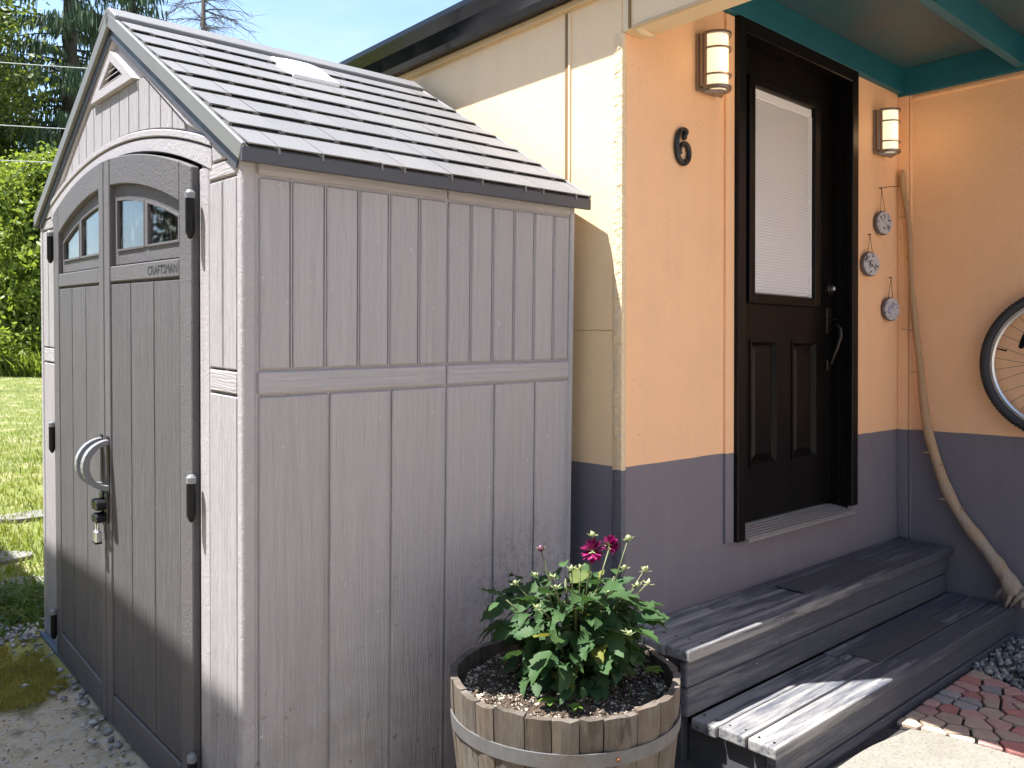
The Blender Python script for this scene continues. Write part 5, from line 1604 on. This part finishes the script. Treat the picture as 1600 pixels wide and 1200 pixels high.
def broad_tree(px, depth, height, crown_r, crown_z, nclump, nleaf, label, mat, lsize, seed, spread=0.45, name='broadleaf_tree', sz=0.62):
    base = at_depth(px, depth); rng = np.random.default_rng(seed)
    t = empty(name, base); tag(t, label, 'tree')
    lean = Vector((rng.normal() * 0.3, rng.normal() * 0.3, 0))
    top = Vector((0, 0, height * 0.9)) + lean
    tr = MB().tube([(0, 0, -0.2), (0, 0, height * 0.2), lean * 0.5 + Vector((0, 0, height * 0.55)), top], [height*0.022, height*0.017, height*0.010, height*0.003], 10)
    C = []
    for k in range(nclump):
        d_ = rng.normal(size=3); d_ /= np.linalg.norm(d_); r_ = crown_r * (0.45 + 0.55 * rng.random() ** 0.5)
        c = Vector((d_[0]*r_, d_[1]*r_, crown_z + d_[2]*r_*sz*height/crown_r/2.2))
        if c.z < 0.5: c.z = 0.5 + rng.random()
        hz = min(max(0.18 * height, c.z - r_ * 0.5), 0.85 * height)
        p0 = Vector((0, 0, hz)) + lean * (hz / height)
        mid = (p0 + c) * 0.5 + Vector((0, 0, 0.3 * rng.random()))
        w = 0.012 * height * (1 - hz / height) * 0.7 + 0.02
        tr.tube([p0, mid, c], [w, w * 0.6, w * 0.2], 6)
        C.append(c)
    tr.build('trunk', m_bark, t, smooth=True)
    C = np.array(C); idx = rng.integers(0, nclump, nleaf)
    pos = C[idx] + rng.normal(size=(nleaf, 3)) * np.array([spread, spread, spread * 0.75]) * crown_r / 3.5
    pos[:, 2] = np.maximum(pos[:, 2], 0.15)
    leaf_cloud('crown', pos, lsize, mat, t, seed + 1)
    return t
def conifer(px, depth, height, rad, label, seed, z0=0.06, droop=0.9, dens=1.0):
    base = at_depth(px, depth); rng = np.random.default_rng(seed)
    t = empty('conifer_tree', base); tag(t, label, 'tree')
    tr = MB().tube([(0, 0, -0.2), (0, 0, height * 0.5), (0, 0, height)], [height*0.016, height*0.010, 0.02], 10)
    V, F_ = [], []; nv = 0
    z = height * z0
    while z < height * 0.985:
        f_ = 1 - z / height
        for b_ in range(rng.integers(5, 8)):
            a = rng.uniform(0, 6.283); L_ = (rad * f_ ** 0.75 + 0.25) * rng.uniform(0.7, 1.12)
            ca, sa = math.cos(a), math.sin(a); zb = z + rng.normal() * 0.12
            P_ = []
            for i in range(9):
                u = i / 8
                P_.append(Vector((ca * L_ * u, sa * L_ * u, zb + L_ * (0.10 * u - droop * 0.33 * u * u + 0.10 * u ** 4))))
            tr.tube([P_[0], P_[4], P_[8]], [0.05 * f_ + 0.015, 0.03 * f_ + 0.010, 0.006], 5)
            ns_ = int(L_ * 34 * dens)
            for _ in range(ns_):
                u = rng.random() ** 0.7; k = min(7, int(u * 8)); p = P_[k].lerp(P_[k + 1], u * 8 - k)
                off = rng.normal() * 0.16 * (0.4 + u)
                q = p + Vector((-sa * off, ca * off, rng.normal() * 0.03))
                hl = rng.uniform(0.15, 0.62) * (0.5 + 0.7 * u); w = rng.uniform(0.035, 0.075)
                an = rng.uniform(0, 6.283); s_ = Vector((math.cos(an), math.sin(an), 0)) * w * 0.5
                dr_ = Vector((ca * 0.15 * hl + rng.normal() * 0.05, sa * 0.15 * hl + rng.normal() * 0.05, -hl))
                V += [q - s_ * 0.6, q + s_ * 0.6, q + dr_ * 0.55 + s_, q + dr_ * 0.55 - s_, q + dr_]
                F_ += [(nv, nv+1, nv+2), (nv, nv+2, nv+3), (nv+3, nv+2, nv+4)]; nv += 5
        z += 0.30 + 0.25 * rng.random()
    tr.build('trunk', m_bark, t, smooth=True)
    big_mesh('crown', [v[:] for v in V], F_, m_lf_con, t)
    return t
conifer(108, 29, 23, 4.4, 'tall dark conifer with hanging branches left of the shed gable', 41, dens=1.15)
conifer(205, 37, 22, 3.4, 'dark conifer showing just above the shed ridge', 42)
conifer(-190, 38, 21, 3.8, 'dark conifer at the left edge behind the leafy tree', 43)
conifer(20, 45, 12, 3.5, 'lower dark conifer behind the pale shrubs', 44)
broad_tree(-185, 25, 15, 4.0, 8.6, 70, 30000, 'tall loose-leaved tree at the left edge of the lawn', m_lf_maple, (0.08, 0.15), 51, 0.50)
def shrub(px, depth, h, r_, nclump, nleaf, label, mat, seed, lsize=(0.06, 0.12)):
    base = at_depth(px, depth); rng = np.random.default_rng(seed)
    t = empty('shrub', base); tag(t, label, 'shrub', 'shrubs at the far edge of the lawn')
    st = MB(); C = []
    for k in range(nclump):
        a = rng.uniform(0, 6.283); zz = h * rng.random() ** 0.8; rr_ = r_ * (1 - 0.55 * (zz / h) ** 1.6) * math.sqrt(rng.random())
        c = Vector((rr_ * math.cos(a), rr_ * math.sin(a), 0.15 + zz)); C.append(c)
        if k % 3 == 0: st.tube([(0.1 * math.cos(a), 0.1 * math.sin(a), -0.1), c * 0.5 + Vector((0, 0, 0.1)), c], [0.035, 0.022, 0.006], 5)
    st.build('stems', m_bark, t, smooth=True)
    idx = rng.integers(0, nclump, nleaf); pos = np.array(C)[idx] + rng.normal(size=(nleaf, 3)) * np.array([0.26, 0.26, 0.24])
    pos[:, 2] = np.maximum(pos[:, 2], 0.05)
    leaf_cloud('foliage', pos, lsize, mat, t, seed + 1)
shrub(62, 21.5, 5.3, 1.7, 90, 30000, 'tall pale green shrub close to the shed corner', m_lf_shrub, 61)
shrub(-10, 22.5, 4.2, 1.8, 80, 26000, 'rounded pale green shrub at the left of the lawn', m_lf_shrub, 62)
shrub(130, 23, 4.6, 1.8, 60, 15000, 'pale shrub mostly hidden by the shed', m_lf_shrub, 63)
shrub(-110, 24, 4.5, 2.0, 60, 15000, 'leafy shrub past the left edge of the lawn', m_lf_shrub, 64)
shrub(10, 27, 6.0, 2.3, 80, 20000, 'dark shrub behind the pale ones', m_lf_dark, 65, (0.08, 0.15))
shrub(95, 28, 6.3, 2.2, 70, 16000, 'dark tall shrub behind the shed corner', m_lf_dark, 66, (0.08, 0.15))
# undergrowth below the shrubs
P = []
for _ in range(14000):
    px, dp = rg.uniform(-260, 240), rg.uniform(19.8, 22.0)
    b_ = at_depth(px, dp); P.append((b_.x, b_.y, b_.z - 0.02))
o = blades('undergrowth', P, (0.15, 0.75), (0.03, 0.07), m_lf_shrub, 71, 0.5)
tag(o, 'rough undergrowth along the edge of the lawn', 'undergrowth', kind='stuff')
# bare larch-like tree above the ridge
def bare_tree(px, depth, height, label, seed):
    base = at_depth(px, depth); rng = random.Random(seed)
    t = empty('bare_tree', base); tag(t, label, 'tree')
    MB().tube([(0, 0, -0.2), (0.05, 0, height * 0.5), (0.1, 0.05, height)], [0.28, 0.15, 0.02], 10).build('trunk', m_bark2, t, smooth=True)
    br = MB(); z = height * 0.35
    while z < height * 0.97:
        f_ = 1 - z / height
        for _ in range(4):
            a = rng.uniform(0, 6.283); L_ = (0.5 + 3.4 * f_ ** 0.6) * rng.uniform(0.6, 1.1)
            pts_ = [Vector((0.08, 0.03, z))]
            for i in range(1, 7):
                u = i / 6
                pts_.append(Vector((0.08 + math.cos(a) * L_ * u, 0.03 + math.sin(a) * L_ * u, z + L_ * (0.12 * u - 0.42 * u * u + 0.16 * u**3) + rng.uniform(-.05, .05))))
            br.tube(pts_, [0.034, 0.028, 0.022, 0.017, 0.013, 0.010, 0.006], 4)
            for i in range(1, 7):
                for _ in range(3):
                    a2 = a + rng.uniform(-1.4, 1.4); l2 = rng.uniform(0.25, 0.9)
                    p = pts_[i]; q = p + Vector((math.cos(a2) * l2, math.sin(a2) * l2, -l2 * rng.uniform(0.0, 0.8)))
                    br.tube([p, (p + q) * .5 + Vector((0, 0, rng.uniform(-.06, .06))), q], [0.010, 0.008, 0.004], 3)
        z += rng.uniform(0.28, 0.5)
    br.build('branches', m_bark2, t)
bare_tree(314, 34, 19.5, 'bare leafless tree rising behind the shed ridge', 81)

# ------------------------------------------------------------------ power lines between two poles
m_cable = simple('pale_cable', (0.32, 0.33, 0.33), 0.5)
m_pole = simple('pole_timber', (0.13, 0.105, 0.085), 0.9, scale=5)
def P3(px, py, depth): return Vector((0, 0, CAM_H)) + ray(px, py) * depth
for i, (ya_, yb_, lb) in enumerate(((88, 97.5, 'topmost pale overhead cable crossing the trees'), (186, 193.5, 'middle pale overhead cable crossing the trees'), (241, 246.5, 'lowest pale overhead cable crossing the trees'))):
    sl_ = (yb_ - ya_) / 145
    A_, B_ = P3(-420, ya_ - sl_ * 420, 15.0), P3(560, ya_ + sl_ * 560 + 1, 17.5)
    pts_ = [A_.lerp(B_, k / 24) - Vector((0, 0, 0.12 * math.sin(math.pi * k / 24))) for k in range(25)]
    o = MB().tube([p - A_ for p in pts_], 0.0095, 6).build('power_line', m_cable, None, smooth=True, loc=A_)
    tag(o, lb, 'cable', 'overhead cables')
for px, dp, zt_, lb in ((-420, 15.02, 8.1, 'timber utility pole beyond the left edge'), (560, 17.52, 7.0, 'timber utility pole hidden behind the house')):
    b_ = at_depth(px, dp)
    u_ = empty('utility_pole', b_); tag(u_, lb, 'pole', 'utility poles')
    MB().tube([(0, 0, -0.3), (0, 0, zt_ - b_.z)], [0.14, 0.10], 12).build('pole', m_pole, u_, smooth=True)

# ------------------------------------------------------------------ added canopy out of view, set so its edge shades the foot of the shed
XE_, D_ = -0.30, 2.6
ze_ = lambda y: 0.395 + 0.030 * (y - 4.0) + D_ * (0.905 - XE_)
nb = empty('added_shade_canopy', (-0.9, 4.5, 0)); tag(nb, 'added unseen canopy on timber posts that shades the shed doors', 'canopy')
m_nbroof = simple('canopy_roof', (0.20, 0.20, 0.205), 0.7)
Y0_, Y1_ = 1.9, 7.2
v = [(XE_, Y0_, ze_(Y0_)), (XE_, Y1_, ze_(Y1_)), (-1.15, Y1_, ze_(Y1_) + 0.05), (-1.15, Y0_, ze_(Y0_) + 0.05)]
v = [(x + 0.9, y - 4.5, z) for x, y, z in v]; v += [(x, y, z + 0.08) for x, y, z in v]
MB().add(v, [(0,1,2,3),(7,6,5,4),(0,4,5,1),(1,5,6,2),(2,6,7,3),(3,7,4,0)]).build('roof', m_nbroof, nb)
for x, y in ((-1.07, Y0_ + 0.1), (-1.07, Y1_ - 0.1), (-0.42, Y1_ - 0.1), (-0.42, Y0_ + 0.1)):
    MB().box(x - .04 + 0.9, x + .04 + 0.9, y - .04 - 4.5, y + .04 - 4.5, gz(x, y) - 0.2, ze_(y) + 0.006).build('post', m_pole, nb, 0.004)
# added evergreen screen out of view, cutting low sky light on the shed doors
hg = empty('added_shade_hedge', (-6.0, 4.0, 0)); tag(hg, 'added unseen evergreen screen that dims the shed doors', 'added_shade_hedge')
MB().box(-0.7, 0.7, -9.0, 14.0, -0.2, 4.3).build('inner_growth', simple('hedge_core', (0.02, 0.03, 0.012), 0.9), hg)
rgn = np.random.default_rng(91)
pos = np.stack([rgn.uniform(0.55, 1.0, 16000), rgn.uniform(-9.2, 14.2, 16000), rgn.uniform(0.0, 4.6, 16000)], 1)
leaf_cloud('foliage', pos, (0.10, 0.22), m_lf_dark, hg, 92)
# added pale house out of view, bouncing sunlight onto the porch and shed side
op = empty('added_fill_house', (2.0, -5.5, 0)); tag(op, 'added unseen cream boarded house that bounces light onto the porch', 'house')
m_opp = simple('cream_boarding', (0.84, 0.76, 0.66), 0.65, scale=3, var=0.06)
ow = MB().box(-7.0, 9.0, -5.0, 0.0, -0.2, 3.4).build('wall', m_opp, op)
for k in range(17):
    MB().box(-7.0, 9.0, 0.001, 0.016, 0.1 + k * 0.19, 0.1 + k * 0.19 + 0.182).build('weatherboard', m_opp, ow)
MB().prism([(-5.3, 3.38), (0.02, 3.38), (0.02, 3.48), (-2.6, 4.4), (-5.3, 3.48)], 0, -7.2, 9.2).build('roof', m_roofing, op)
for x in (-4.5, -1.2, 3.0, 6.4):
    w_ = MB().box(x, x + 1.1, 0.017, 0.045, 1.0, 2.2).build('window', m_white, op)
    MB().box(x + 0.06, x + 1.04, 0.046, 0.050, 1.06, 2.14).build('pane', m_black, w_)
